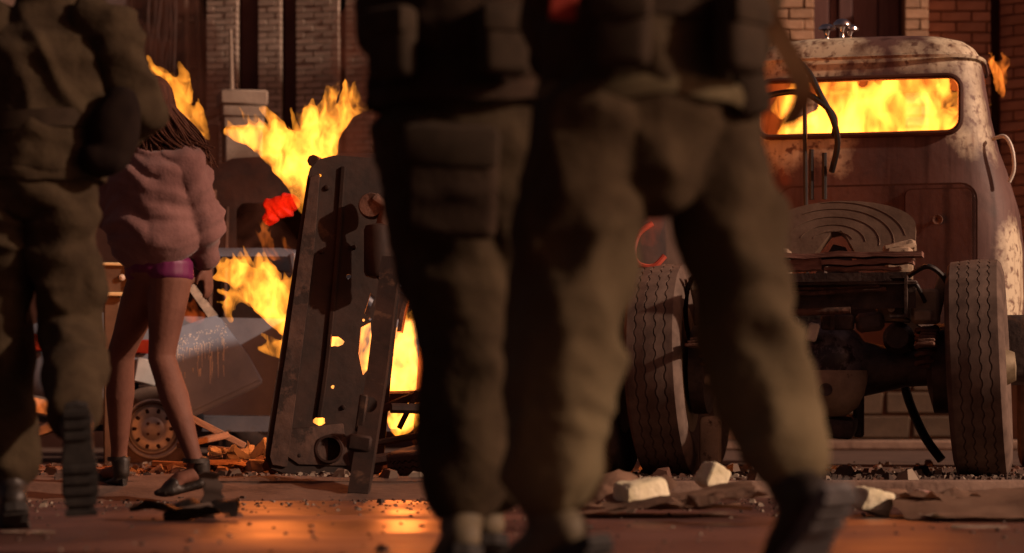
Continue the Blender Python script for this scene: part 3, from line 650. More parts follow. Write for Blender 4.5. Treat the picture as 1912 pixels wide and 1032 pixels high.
cb = bmesh.new(); prism(cb, rrect(.62, .36, .07, cx=2.52, cy=1.96), -1.2, 1.2, lambda u, v, d: Vector((d, u, v))); boolean(cab, cb)
cab.data.set_sharp_from_angle(angle=R(35))
# cab is modelled about x = 0; children share that offset
def ring_tube(bm, outline, r, place, n=8):
    pts = [place(u, v) for u, v in outline]; k = len(pts); rs = []
    for i, p in enumerate(pts):
        t = (pts[(i + 1) % k] - pts[i - 1]).normalized(); a = Vector((0, 1, 0)); a = (a - t * a.dot(t)).normalized(); b = t.cross(a)
        rs.append([p + (a * math.cos(2 * math.pi * j / n) + b * math.sin(2 * math.pi * j / n)) * r for j in range(n)])
    rings(bm, rs, closed=True, cap=False)
def backy(z):
    for (z0, _, y0, _), (z1, _, y1, _) in zip(prof, prof[1:]):
        if z0 <= z <= z1: return y0 + (y1 - y0) * (z - z0) / (z1 - z0)
    return prof[-1][2]
bm = bmesh.new(); ring_tube(bm, rrect(1.10, .315, .075, cx=0, cy=1.93), .016, lambda u, v: Vector((u, backy(v) - .004, v))); obj('rear_window_seal', bm, GASK, cab)
bm = bmesh.new(); pts = ring_sup(.66, 1.885, 2.965, 2.205); k = len(pts)
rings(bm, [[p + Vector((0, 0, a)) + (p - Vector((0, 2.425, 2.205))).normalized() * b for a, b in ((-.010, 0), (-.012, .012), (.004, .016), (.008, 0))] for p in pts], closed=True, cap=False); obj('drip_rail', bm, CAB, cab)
bm = bmesh.new(); o_ = rrect(1.06, .58, .08, cx=.10, cy=1.20); prism(bm, o_, -.012, .01, lambda u, v, d: Vector((u, backy(v) + d, v)))
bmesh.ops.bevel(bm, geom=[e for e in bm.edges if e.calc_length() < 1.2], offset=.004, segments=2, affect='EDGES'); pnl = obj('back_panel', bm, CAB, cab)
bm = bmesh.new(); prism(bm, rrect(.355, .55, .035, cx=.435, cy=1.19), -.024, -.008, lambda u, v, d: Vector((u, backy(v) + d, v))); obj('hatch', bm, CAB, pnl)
bm = bmesh.new(); prism(bm, rrect(.355 + .014, .55 + .014, .04, cx=.435, cy=1.19), -.0145, -.010, lambda u, v, d: Vector((u, backy(v) + d, v))); obj('hatch_seam', bm, GASK, pnl)
bm = bmesh.new(); prism(bm, rrect(1.06 + .022, .58 + .022, .09, cx=.10, cy=1.20), -.004, .012, lambda u, v, d: Vector((u, backy(v) + d, v))); obj('panel_seam', bm, GASK, cab)
bm = bmesh.new(); lathe(bm, [(-.03, .028), (-.04, .026), (-.036, .012), (-.02, .01)], c=(.43, backy(1.3), 1.30), axis='y', n=18); obj('lock', bm, CHASSR, pnl)
bm = bmesh.new(); tube(bm, curve_pts([(.735, 1.95, 1.79), (.80, 1.92, 1.80), (.84, 1.90, 1.73), (.85, 1.90, 1.62), (.825, 1.90, 1.55)], 8), .011, 8); obj('grab_handle', bm, WHITEP, tr)
for (x, y, s) in ((-.20, 2.35, 1.0), (-.11, 2.30, 1.15), (-.075, 2.40, 1.0)):
    bm = bmesh.new(); lathe(bm, [(0, .03), (.02, .014), (.055 * s, .012), (.075 * s, .022), (.082 * s, .052), (.095 * s, .05), (.112 * s, .03), (.118 * s, 0)], c=(x, y, 2.40), axis='z', n=20); obj('roof_horn', bm, CHROME, tr)
bm = bmesh.new(); box(bm, (.80, 1.35, .62), (.36, .9, .34), bevel=.05, seg=3); obj('fuel_tank', bm, CHASS, tr)
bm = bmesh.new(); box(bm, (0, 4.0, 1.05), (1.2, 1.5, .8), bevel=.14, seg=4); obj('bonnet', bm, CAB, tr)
bm = bmesh.new(); box(bm, (-.24, .8, .80), (.06, 1.0, .03)); tube(bm, [(-.22, 1.45, 1.02), (-.235, 1.5, 1.98)], .012, 8); tube(bm, [(-.14, 1.6, 1.45), (-.14, 1.6, 1.70)], .014, 8); tube(bm, [(-.21, 1.6, 1.45), (-.21, 1.6, 1.72)], .014, 8); parts('hose_post', bm, BLACKR, tr)
bm = bmesh.new(); tube(bm, curve_pts([(-.47, 1.5, 1.99), (-.36, 1.46, 2.01), (-.23, 1.42, 2.0), (-.12, 1.42, 1.93), (-.07, 1.45, 1.86), (-.08, 1.5, 1.78)], 8), .016, 8)
tube(bm, curve_pts([(-.27, 1.45, 2.18), (-.20, 1.42, 2.10), (-.14, 1.42, 1.98), (-.08, 1.44, 1.86), (-.06, 1.5, 1.74), (-.1, 1.6, 1.6)], 8), .017, 8); parts('air_hose', bm, BLACKR, tr)
bm = bmesh.new(); tube(bm, curve_pts([(-.80, -.02, 1.2), (-.86, -.05, 1.15), (-.88, -.08, 1.06), (-.85, -.1, 1.0), (-.78, -.1, .99), (-.73, -.08, 1.04)], 8), .014, 8); obj('red_air_hose', bm, REDP, tr)
bm = bmesh.new(); tube(bm, [(-1.15, .2, 1.05), (-.92, .1, 1.13)], .014, 8); tube(bm, [(-1.2, .0, 1.0), (-.98, -.05, 1.03)], .016, 8); tube(bm, [(-.98, -.05, 1.03), (-.92, -.06, 1.04)], .024, 10); box(bm, (-1.05, .3, .95), (.4, .3, .04)); box(bm, (-1.15, .3, .8), (.2, .3, .04)); box(bm, (-1.15, .3, .65), (.2, .3, .04)); parts('side_step', bm, CHASSR, tr)
bm = bmesh.new(); tube(bm, curve_pts([(.36, .35, .46), (.40, .32, .33), (.47, .28, .18), (.55, .25, .07)], 8), .022, 8); obj('hanging_hose', bm, BLACKR, tr)
bm = bmesh.new(); box(bm, (-.50, -.16, .16), (.10, .09, .24), bevel=.03, seg=2); lathe(bm, [(-.06, .02), (.0, .03), (.05, .012)], c=(-.50, -.16, .45), n=10); parts('shock_absorber', bm, DUSTM, tr)

# ------------------------------------------------------------------ people
def ell(bm, c, r, rot=None, n=14, m=9):
    rs = []
    for i in range(1, m):
        a = math.pi * i / m; rs.append([Vector((r[0] * math.sin(a) * math.cos(2 * math.pi * j / n), r[1] * math.sin(a) * math.sin(2 * math.pi * j / n), -r[2] * math.cos(a))) for j in range(n)])
    M = rot if rot is not None else Matrix.Identity(3)
    rings(bm, [[M @ p + Vector(c) for p in r_] for r_ in rs])
def hand(bm, wr, d, palm_n, s=1.0, curl=0.5, mirror=1):
    """palm plus five bent fingers of unequal length rooted in it; d = forearm direction, palm_n = palm normal"""
    d = Vector(d).normalized(); pn = Vector(palm_n); pn = (pn - d * pn.dot(d)).normalized(); sd_ = d.cross(pn) * mirror
    limb(bm, [(wr, .026 * s, .020 * s), (wr + d * .035 * s, .036 * s, .018 * s), (wr + d * .085 * s, .041 * s, .015 * s)], side=sd_, n=10)
    for k, (off, ln) in enumerate(((-.030, .072), (-.010, .082), (.011, .076), (.030, .060))):
        p = wr + d * .082 * s + sd_ * off * s; dd = d.copy(); pts = [(p - d * .02 * s, .0095 * s, .0095 * s)]
        for j in range(3):
            p = p + dd * ln * s * (.45, .32, .23)[j]; pts.append((p, (.0092, .0085, .007)[j] * s, (.0092, .0085, .007)[j] * s)); dd = (Matrix.Rotation(curl * (.7 + .3 * j), 3, sd_ * -1 * mirror) @ dd if False else (dd + pn * curl * .9).normalized())
        limb(bm, pts, side=sd_, n=8)
    p = wr + d * .03 * s - sd_ * .034 * s; t = (d * .7 - sd_ * .7 + pn * .3).normalized()
    limb(bm, [(p, .013 * s, .013 * s), (p + t * .035 * s, .0115 * s, .0115 * s), (p + t * .035 * s + (d * .9 - sd_ * .2 + pn * .3).normalized() * .032 * s, .0085 * s, .0085 * s)], n=8)
def head(bm, c, fwd, rt, s=1.0):
    f = Vector(fwd).normalized(); r_ = Vector(rt); r_ = (r_ - f * r_.dot(f)).normalized(); u = r_.cross(f)
    M = Matrix((r_, f, u)).transposed()
    ell(bm, c + u * .02 * s, (.075 * s, .095 * s, .10 * s), M); ell(bm, c + f * .035 * s - u * .055 * s, (.058 * s, .055 * s, .062 * s), M)
    ell(bm, c + f * .062 * s - u * .098 * s, (.025 * s, .022 * s, .018 * s), M)                # chin
    limb(bm, [(c + f * .088 * s + u * .012 * s, .008 * s, .008 * s), (c + f * .112 * s - u * .03 * s, .014 * s, .012 * s)], n=8)   # nose
    ell(bm, c + f * .088 * s + u * .022 * s, (.045 * s, .012 * s, .010 * s), M)               # brow
    ell(bm, c + f * .092 * s - u * .065 * s, (.024 * s, .01 * s, .010 * s), M)                # lips
    for k in (-1, 1): ell(bm, c + r_ * .078 * s * k - f * .005 * s - u * .01 * s, (.010 * s, .020 * s, .030 * s), M)
    return M, u
def eyes(parent, c, M, s=1.0):
    for k in (-1, 1):
        bm = bmesh.new(); ell(bm, c + M @ Vector((k * .032 * s, .084 * s, .004 * s)), (.013 * s,) * 3, n=10, m=7); obj('eye', bm, EYE, parent)
def boot(parent, an, knee, toe, m, sole_m, s=1.0, name='boot', sole_shift=0.0):
    """ankle boot: shaft along the shin, foot towards the toe point, separate lugged sole"""
    sh = (knee - an).normalized(); f = toe - an; f = (f - sh * f.dot(sh) * 0.35).normalized()
    up = (sh - f * sh.dot(f)).normalized(); sd_ = f.cross(up).normalized()
    bm = bmesh.new()
    limb(bm, [(an + sh * .17 * s, .062 * s, .062 * s), (an + sh * .08 * s, .054 * s, .056 * s), (an, .048 * s, .056 * s), (an - up * .04 * s, .043 * s, .055 * s)], side=sd_)
    heel = an - up * .055 * s - f * .05 * s
    limb(bm, [(heel, .038 * s, .038 * s), (heel + f * .07 * s, .042 * s, .050 * s), (heel + f * .14 * s - up * .008 * s, .050 * s, .040 * s), (heel + f * .21 * s - up * .014 * s, .050 * s, .030 * s), (heel + f * .255 * s - up * .016 * s, .036 * s, .024 * s)], side=sd_)
    b = remesh(name, bm, .009, m, parent, 5)
    ol = [(-.055, -.03), (-.062, 0), (-.055, .03), (-.02, .038), (.06, .036), (.13, .050), (.20, .050), (.25, .036), (.272, .012), (.272, -.012), (.25, -.036), (.20, -.050), (.13, -.046), (.06, -.036), (-.02, -.038)]
    bm = bmesh.new(); z0 = -.042 * s
    prism(bm, [(u * s, v * s) for u, v in ol], z0 - .022 * s, z0 + .004 * s, lambda u, v, d: heel + f * u + sd_ * v + up * d)
    for k in range(10):
        u = -.045 + k * .033
        if .05 < u < .09: continue
        wv = .035 if u < .1 else .044
        q = [(u * s, -wv * s), ((u + .018) * s, -wv * s), ((u + .018) * s, wv * s), (u * s, wv * s)]
        prism(bm, q, z0 - .030 * s, z0 - .0215 * s, lambda a, v, d: heel + f * a + sd_ * v + up * d)
    obj('sole', bm, sole_m, b, smooth=False)
    return b

def soldier(name, label, base, J, mats, lat, fwd, seed, leg_r=(.108, .092, .080, .082), torso=(.205, .14), hem_z=None, extra=None, vest=False, boots=(BOOT, SOLE), amp=.024, belt=True, leg_s={'L': 1.0, 'R': 1.0}, pouches=(-60, -120), crotch=.06, hem_m=None):
    root = empty(name, (base.x, base.y, 0.0), 0, label, 'person')
    o0 = Vector((base.x, base.y, 0.0)); J = {k: v - o0 for k, v in J.items()}
    lat = Vector(lat).normalized(); fwd = Vector(fwd).normalized()
    pants_m, jack_m = mats
    up = Vector((0, 0, 1))
    hd_c = J['head']
    # body: one continuous surface under the clothes
    bm = bmesh.new(); M, hu = head(bm, hd_c, fwd, lat)
    limb(bm, [(J['pelvis'] - up * .02, .12, .09), (J['pelvis'] + up * .15, .11, .08), (J['chest'], .13, .09), (J['neck'] - up * .08, .10, .07), (J['neck'], .055, .055), (hd_c - up * .06, .052, .055)], side=lat)
    for s in 'LR':
        limb(bm, [(J['neck'] - up * .07, .05, .05), (J['sh' + s], .045, .045), (J['el' + s], .036, .036), (J['wr' + s], .026, .024)], side=fwd, n=10)
        limb(bm, [(J['hip' + s], .07, .07), (J['kn' + s], .048, .048), (J['an' + s], .036, .036)], side=lat, n=10)
        hand(bm, J['wr' + s], J['wr' + s] - J['el' + s], -lat if s == 'R' else lat, 1.0, .45, 1 if s == 'R' else -1)
    body = remesh('body', bm, .0085, SKIN, root, 3)
    eyes(root, hd_c, M)
    # trousers
    bm = bmesh.new(); a, b_, c_, d_ = leg_r
    limb(bm, [(J['pelvis'] + up * .11, .155, .115), (J['pelvis'] + up * .02, .172, .130), (J['pelvis'] - up * crotch, .165 - max(crotch - .06, 0) * .6, .125)], side=lat, n=20)
    for s in 'LR':
        h, k, an = J['hip' + s], J['kn' + s], J['an' + s]; sh = (k - an).normalized(); a, b_, c_, d_ = [q * leg_s[s] for q in leg_r]
        limb(bm, [(h + up * .02, a * 1.0, a * 1.12), (h.lerp(k, .35), a, a * 1.05), (h.lerp(k, .75), b_ * 1.02, b_ * 1.05), (k, b_, b_ * 1.02), (k.lerp(an, .35), c_ * 1.08, c_ * 1.12), (k.lerp(an, .7), d_ * 1.05, d_ * 1.08), (an + sh * .07, d_ * .98, d_), (an + sh * .03, d_ * .8, d_ * .8)], side=lat, n=18)
        # cargo pocket
        c = h.lerp(k, .62) + (lat if s == 'R' else -lat) * a * .72; ell(bm, c, (.045, .065, .09), n=10, m=7)
    def pd(co, n, f0=cloth(amp, seed, f=(6.5, 6.5, 3.2), hfold=.9)):
        return f0(co, n)
    remesh('trousers', bm, .0105, pants_m, root, 3, pd)
    for s in 'LR': boot(root, J['an' + s], J['kn' + s], J['toe' + s], *(boots if not isinstance(boots, dict) else boots[s]), name='boot')
    # jacket
    bm = bmesh.new(); hz_ = hem_z if hem_z is not None else J['pelvis'].z + .03
    hemc = J['pelvis'] + up * (hz_ - J['pelvis'].z)
    tw, td = torso
    limb(bm, [(hemc, tw * .93, td * 1.02), (hemc + up * .10, tw * .90, td * .98), (hemc.lerp(J['chest'], .5), tw * .95, td), (J['chest'], tw * 1.03, td * 1.04), (J['neck'] - up * .10, tw * .85, td * .85), (J['neck'] - up * .03, tw * .42, td * .6), (J['neck'] + up * .015, .075, .075)], side=lat, n=24)
    for s in 'LR':
        sh_, el, wr = J['sh' + s], J['el' + s], J['wr' + s]
        limb(bm, [(sh_.lerp(J['neck'] - up * .08, .35), .085, .08), (sh_, .082, .080), (sh_.lerp(el, .5), .072, .070), (el, .064, .064), (el.lerp(wr, .5), .056, .054), (el.lerp(wr, .92), .046, .044)], side=fwd, n=14)
    jk = remesh('jacket', bm, .0105, jack_m, root, 3, cloth(amp, seed + 3, f=(6, 6, 4), hfold=1.0))
    # hem roll
    bm = bmesh.new(); k = 40; rs = []
    for j in range(k):
        q = 2 * math.pi * j / k; wv = .010 * mnoise.noise(Vector((q * 2.2, seed, 0)))
        p = hemc + lat * (tw * .955 * math.cos(q)) + fwd * (td * 1.04 * math.sin(q)) + up * (wv * 1.6 - .02)
        rs.append([p + (lat * math.cos(q) + fwd * math.sin(q)) * (.011 * math.cos(t)) + up * (.022 * math.sin(t)) for t in (0, 1.05, 2.1, 3.14, 4.2, 5.25)])
    rings(bm, rs, closed=True, cap=False); obj('hem', bm, hem_m or jack_m, jk)
    if belt:
        bc = hemc + up * .13; bm = bmesh.new(); rs = []
        for j in range(40):
            q = 2 * math.pi * j / 40; e = (lat * math.cos(q) + fwd * math.sin(q)); p = bc + lat * (tw * .95 * math.cos(q)) + fwd * (td * 1.04 * math.sin(q)) + up * .008 * math.sin(q * 2 + seed)
            rs.append([p + e * a_ + up * b2 for a_, b2 in ((-.012, -.028), (.010, -.026), (.012, .026), (-.012, .028))])
        rings(bm, rs, closed=True, cap=False); obj('web_belt', bm, WEB, root)
        for qd in pouches:
            q = R(qd); e = (lat * math.cos(q) + fwd * math.sin(q)); p = bc + lat * (tw * .98 * math.cos(q)) + fwd * (td * 1.12 * math.sin(q)) - up * .05 + e * .03
            bm = bmesh.new(); M2 = Matrix((e.cross(up), e, up)).transposed(); box(bm, p, (.11, .06, .15), rot=M2, bevel=.022, seg=3); cp = obj('canteen_pouch', bm, WEB, root)
            bm = bmesh.new(); box(bm, p + up * .04 + e * .008, (.116, .062, .06), rot=M2, bevel=.015, seg=2); obj('flap', bm, WEB, cp)
    if vest:
        bm = bmesh.new(); vb = hemc + up * .10
        limb(bm, [(vb, tw * 1.08, td * 1.2), (vb + up * .15, tw * 1.10, td * 1.22), (J['chest'], tw * 1.10, td * 1.2), (J['neck'] - up * .09, tw * .9, td)], side=lat, n=24)
        remesh('flak_vest', bm, .012, DARKOL, root, 3, cloth(.010, seed + 8, f=(6, 6, 5)))
    # helmet
    bm = bmesh.new(); rs = []
    for i, (rr, zz) in enumerate(((.135, -.035), (.142, -.03), (.128, .0), (.120, .05), (.105, .09), (.075, .122), (.035, .138), (.004, .141))):
        rs.append([hd_c + hu * (.03 + zz) + lat * (rr * .93 * math.cos(2 * math.pi * j / 28)) + fwd * (rr * 1.12 * math.sin(2 * math.pi * j / 28)) for j in range(28)])
    rings(bm, rs); obj('helmet', bm, HELM, root)
    if extra: extra(root, J, hemc)
    return root

def JJ(Y, **k):
    o = {}
    for n, v in k.items(): o[n] = W(v[0], v[1], Y + (v[2] if len(v) > 2 else 0.0))
    return o
# soldier at the far left, one boot kicked back
YA = 7.1
J = JJ(YA, pelvis=(70, 335), chest=(82, 120, .03), neck=(88, 0, .05), head=(92, -95, .08), hipL=(0, 350), hipR=(108, 350), knL=(2, 640, .10), knR=(134, 625, .06), anL=(22, 905, .0), anR=(144, 795, -.36),
       toeL=(15, 985, .28), toeR=(150, 930, -.30), shL=(-45, 55), shR=(205, 55), elL=(-90, 220, .05), elR=(262, 215, .0), wrL=(-20, 320, .1), wrR=(180, 290, .10))
def exL(root, J, hemc):
    bm = bmesh.new(); c = W(215, 238, YA - .10) - root.location; ell(bm, c, (.070, .06, .125), Matrix.Rotation(R(14), 3, 'Y')); ell(bm, c + Vector((-.03, 0, -.09)), (.07, .06, .05)); remesh('dark_bag', bm, .010, BAGM, root, 3, cloth(.016, 8.0))
soldier('person', 'person at left edge in olive fatigues walking away, black boot sole raised', Vector((W(70, 0, YA).x, YA, 0)), J, (OLIVE, OLIVE), (1, -.05, 0), (.05, 1, 0), 3.1, leg_r=(.098, .086, .080, .076), extra=exL, amp=.028, pouches=())

# middle soldier, darkest, close to the camera
YB = 5.2
J = JJ(YB, pelvis=(862, 195), chest=(852, -140, .0), neck=(852, -330, .02), head=(855, -440, .05), hipL=(800, 240), hipR=(920, 240), knL=(885, 615, .05), knR=(960, 610, .12), anL=(862, 965, -.05), anR=(905, 940, .35),
       toeL=(820, 1050, .2), toeR=(860, 1035, .6), shL=(725, -220), shR=(985, -220), elL=(735, 20, -.02), elR=(1000, 20, .1), wrL=(770, 200, .14), wrR=(960, 180, .28))
def exM(root, J, hemc):
    bm = bmesh.new(); box(bm, J['pelvis'] + Vector((-.02, -.15, -.18)), (.20, .05, .24), rot=eul(4, 2, 0), bevel=.025, seg=3); hp = obj('hip_bag', bm, DARKOL, root)
    bm = bmesh.new(); box(bm, J['pelvis'] + Vector((-.02, -.165, -.11)), (.206, .05, .09), rot=eul(4, 2, 0), bevel=.02, seg=2); obj('flap', bm, WEB, hp)
soldier('person', 'person in dark flak vest and olive trousers in the middle foreground', Vector((W(840, 0, YB).x, YB, 0)), J, (OLIVE, DARKOL), (1, -.15, 0), (.15, 1, 0), 11.7, leg_r=(.118, .105, .098, .088), torso=(.21, .15), extra=exM, vest=True, amp=.026, boots=(BOOTT, SOLE))

# striding soldier, nearest
YC = 4.55
J = JJ(YC, pelvis=(1200, 190), chest=(1235, -215, .03), neck=(1240, -400, .05), head=(1236, -520, .08), hipL=(1105, 225, -.04), hipR=(1320, 235, .06), knL=(1060, 590, -.02), knR=(1388, 570, .02), anL=(1025, 950, .02), anR=(1482, 905, -.10),
       toeL=(900, 1075, .16), toeR=(1420, 1075, .02), shL=(1075, -280, -.06), shR=(1360, -270, .08), elL=(1045, -40, -.05), elR=(1385, -40, .06), wrL=(1030, 130, .18), wrR=(1345, 150, .20))
def exN(root, J, hemc):
    bm = bmesh.new(); a = J['shR'] + Vector((.02, -.1, .02)); b = W(1500, 165, YC - .02) - root.location
    pts = curve_pts([a, W(1415, -40, YC - .12) - root.location, W(1452, 60, YC - .08) - root.location, b, W(1470, 235, YC + .05) - root.location], 6)
    rs = [[p + Vector((.019, -.003, .004)), p + Vector((.019, .003, .004)), p + Vector((-.019, .003, -.004)), p + Vector((-.019, -.003, -.004))] for p in pts]
    rings(bm, rs); obj('shoulder_strap', bm, STRAP, root)
    bm = bmesh.new(); box(bm, W(1395, 160, YC - .02) - root.location, (.07, .07, .12), rot=eul(0, -12, 20), bevel=.02, seg=2); obj('ammunition_pouch', bm, WEB, root)
    bm = bmesh.new(); box(bm, W(1052, 12, YC - .16) - root.location, (.05, .012, .05), rot=eul(0, 4, 0), bevel=.004); obj('red_patch', bm, pm('red cloth patch', (.22, .02, .01), (.3, .03, .015), rough=.9), root)
soldier('person', 'person in olive fatigues striding left in the foreground before the truck', Vector((W(1200, 0, YC).x, YC, 0)), J, (OLIVE2, OLIVE), (.93, .25, 0), (-.37, .93, 0), 23.3, leg_r=(.108, .101, .095, .086), torso=(.20, .145), extra=exN, amp=.030, leg_s={'L': 1.0, 'R': .80}, crotch=.15, hem_m=PALEOL,
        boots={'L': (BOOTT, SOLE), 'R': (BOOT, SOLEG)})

# woman in the plush jacket
YW = 9.8
base = Vector((W(290, 0, YW).x, YW, 0))
J = JJ(YW, pelvis=(288, 490), chest=(284, 370), neck=(284, 272), head=(282, 200, .02), hipL=(279, 515, .03), hipR=(318, 512, -.03), knL=(226, 660, .16), knR=(302, 668, -.02), anL=(222, 862, .36), anR=(366, 866, -.10),
       toeL=(185, 905, .50), toeR=(304, 920, -.14), shL=(232, 312, .04), shR=(348, 312, -.04), elL=(214, 400, .04), elR=(378, 415, -.02), wrL=(262, 445, .24), wrR=(384, 492, .03))
wroot = empty('person', base, 0, 'bare-legged person in dusty pink plush jacket and purple shorts walking past the fires', 'person')
J = {k: v - base for k, v in J.items()}; up = Vector((0, 0, 1)); wl_ = Vector((.9, -.44, 0)).normalized(); wf_ = Vector((-.44, .9, 0)).normalized()
bm = bmesh.new(); M, hu = head(bm, J['head'], (-.75, .66, .05), (.66, .75, 0), .95)
limb(bm, [(J['pelvis'] - up * .05, .112, .105), (J['pelvis'] + up * .04, .112, .10), (J['pelvis'] + up * .18, .11, .085), (J['chest'], .12, .09), (J['neck'] - up * .07, .09, .065), (J['neck'], .048, .048), (J['head'] - up * .06, .045, .05)], side=wl_, n=18)
for s in 'LR':
    limb(bm, [(J['neck'] - up * .06, .045, .045), (J['sh' + s], .04, .04), (J['el' + s], .034, .034), (J['wr' + s], .024, .022)], side=wf_, n=10)
    hand(bm, J['wr' + s], J['wr' + s] - J['el' + s] + Vector((.02, 0, -.1)), -wl_ if s == 'R' else wl_, .92, .4, 1 if s == 'R' else -1)
    h, k, an, toe = J['hip' + s], J['kn' + s], J['an' + s], J['toe' + s]
    limb(bm, [(h + up * .05, .082, .092), (h - up * .02, .086, .096), (h.lerp(k, .4), .078, .080), (h.lerp(k, .8), .060, .062), (k, .056, .06), (k.lerp(an, .18), .055, .062), (k.lerp(an, .36), .057, .068), (k.lerp(an, .62), .046, .052), (k.lerp(an, .88), .034, .037), (an, .034, .038)], side=wl_, n=16)
    f = (toe - an); fl = f.length; f.normalize(); sdv = f.cross(Vector((f.z, 0, -f.x)) if abs(f.x) > .1 else up).normalized()
    heel = an + Vector((-f.x * .03, -f.y * .03, -.055))
    limb(bm, [(heel, .028, .028), (an - up * .03 + f * .02, .032, .034), (an.lerp(toe, .5), .036, .026), (an.lerp(toe, .8), .040, .018), (toe, .030, .012)], side=wl_, n=10)
remesh('body', bm, .0085, SKIN, wroot, 3); eyes(wroot, J['head'], M, .95)
# plush jacket: wide body, big sleeves, bunched hem
bm = bmesh.new(); hemc = J['pelvis'] + up * .036
limb(bm, [(hemc, .175, .145), (hemc + up * .05, .200, .165), (hemc + up * .13, .198, .165), (J['chest'], .185, .155), (J['chest'] + up * .10, .185, .15), (J['neck'] - up * .06, .12, .11), (J['neck'] + up * .02, .085, .085)], side=wl_, n=24)
for s in 'LR':
    sh_, el, wr = J['sh' + s], J['el' + s], J['wr' + s]
    limb(bm, [(sh_.lerp(J['neck'] - up * .05, .4), .09, .09), (sh_, .085, .085), (sh_.lerp(el, .5), .085, .085), (el, .078, .078), (el.lerp(wr, .5), .07, .07), (el.lerp(wr, .95), .052, .052)], side=wf_, n=14)
def plush(co, n, base_=cloth(.005, 41.0, f=(5, 5, 6), fine=1.2)):
    wv = .35 * nz(co, (4, 4, 4), 3.0); q = Vector((co.x * 2.4, co.y * 2.4, co.z * 10 + wv * 4 - abs(co.x) * 5))
    r_ = 1 - 2.6 * min(abs(mnoise.noise(q)), .5); r2_ = 1 - 2.6 * min(abs(mnoise.noise(q * 2.1 + Vector((9, 4, 1)))), .5)
    return base_(co, n) + n * (.019 * r_ + .006 * r2_)
remesh('plush_jacket', bm, .0105, FUR, wroot, 3, plush)
bm = bmesh.new()
limb(bm, [(J['pelvis'] + up * .06, .118, .112), (J['pelvis'] - up * .01, .122, .115), (J['pelvis'] - up * .035, .120, .114)], side=wl_, n=20)
for s in 'LR': limb(bm, [(J['hip' + s] + up * .05, .088, .098), (J['hip' + s].lerp(J['kn' + s], .03), .092, .103)], side=wl_, n=16)
remesh('shorts', bm, .009, PURPLE, wroot, 2, cloth(.005, 5.0))
# hair: long tapering strands over the skull and down the back
bm = bmesh.new(); hc = J['head']
ell(bm, hc + hu * .025, (.088, .104, .108), M)
r2 = random.Random(5)
for i in range(420):
    a = r2.uniform(0, 2 * math.pi); rr = r2.uniform(.03, .085); st = hc + M @ Vector((rr * math.cos(a), min(rr * math.sin(a), .03), .085 - rr * .3))
    ln = r2.uniform(.16, .34); ox = r2.uniform(-.04, .18); wz = r2.uniform(-.03, .03)
    pts = curve_pts([st, hc + M @ Vector((.098 * math.cos(a), min(.105 * math.sin(a), .02), .0)), hc + M @ Vector((.105 * math.cos(a), min(.10 * math.sin(a), 0) - .02, -.12)) + Vector((ox * .5 + wz, wz, 0)), hc + M @ Vector((.10 * math.cos(a), min(.09 * math.sin(a), 0) - .03, -ln)) + Vector((ox, -.02, 0))], 5)
    tube(bm, pts, [.0062 * (1 - .6 * t / (len(pts) - 1)) for t in range(len(pts))], 6)
obj('hair', bm, HAIR, wroot)
for s in 'LR':   # strap heels
    an, toe = J['an' + s], J['toe' + s]; f = (toe - an).normalized(); hor = Vector((f.x, f.y, 0)).normalized(); sdv = hor.cross(up)
    heel = an + Vector((-hor.x * .025, -hor.y * .025, -.075))
    bm = bmesh.new()
    limb(bm, [(heel, .034, .024), (heel.lerp(toe, .5) - up * .005, .036, .018), (heel.lerp(toe, .82), .046, .024), (toe + hor * .015, .032, .014)], side=sdv, n=12)
    limb(bm, [(an.lerp(toe, .62), .043, .026), (toe, .040, .022), (toe + hor * .03, .022, .012)], side=sdv, n=12)
    limb(bm, [(an + up * .01 - hor * .015, .040, .044), (heel + up * .02, .034, .034)], side=sdv, n=12)
    shoe = remesh('strap_heel_shoe', bm, .008, BOOT, wroot, 3)
    bm = bmesh.new(); tube(bm, [heel - hor * .012, Vector((heel.x - hor.x * .03, heel.y - hor.y * .03, max(heel.z - .085, .002)))], [.018, .006], 8); obj('heel', bm, BOOT, shoe)
    bm = bmesh.new(); rs = []
    for j in range(24):
        q = 2 * math.pi * j / 24; e = hor * math.cos(q) + sdv * math.sin(q); p = an + up * .012 + hor * .048 * math.cos(q) + sdv * .043 * math.sin(q); rs.append([p + e * a_ + up * b2 for a_, b2 in ((-.004, -.009), (.004, -.009), (.004, .009), (-.004, .009))])
    rings(bm, rs, closed=True, cap=False); obj('ankle_strap', bm, BOOT, shoe)

# ------------------------------------------------------------------ overturned burnt car (on its side, floor pan to the camera)
YO = 11.5
oc = empty('overturned_car', (W(610, 0, YO).x, YO, 0.07), 0, 'scorched car tipped on its side, floor pan facing camera, fire behind it', 'car')
def O(px, py, Y=YO): return W(px, py, Y) - oc.location
bm = bmesh.new()
ol = [(575, 330), (580, 312), (592, 298), (625, 288), (720, 292), (760, 310), (752, 420), (742, 560), (728, 700), (712, 880), (690, 896), (640, 893), (530, 884), (508, 876), (499, 855), (500, 830)]
prism(bm, ol, 0, .035, lambda u, v, d: O(u, v, YO) + Vector((0, d + .0009 * (u - 600), 0)))
bmesh.ops.bevel(bm, geom=list(bm.edges), offset=.006, segments=2, affect='EDGES')
fp = obj('floor_pan', bm, CHARP, oc, angle=40)
cb = bmesh.new()
for (px, py, r, sx) in ((625, 637, .028, 1.25), (597, 786, .022, 1.3), (597, 327, .009, 1), (650, 515, .012, 1), (620, 722, .010, 1.0)):
    c = O(px, py); rq = random.Random(int(px)); prism(cb, [(sx * r * rq.uniform(.75, 1.25) * math.cos(2 * math.pi * q / 11), r * rq.uniform(.7, 1.15) * math.sin(2 * math.pi * q / 11)) for q in range(11)], -.3, .3, lambda u, v, d: c + Vector((u, d, v)))
boolean(fp, cb)
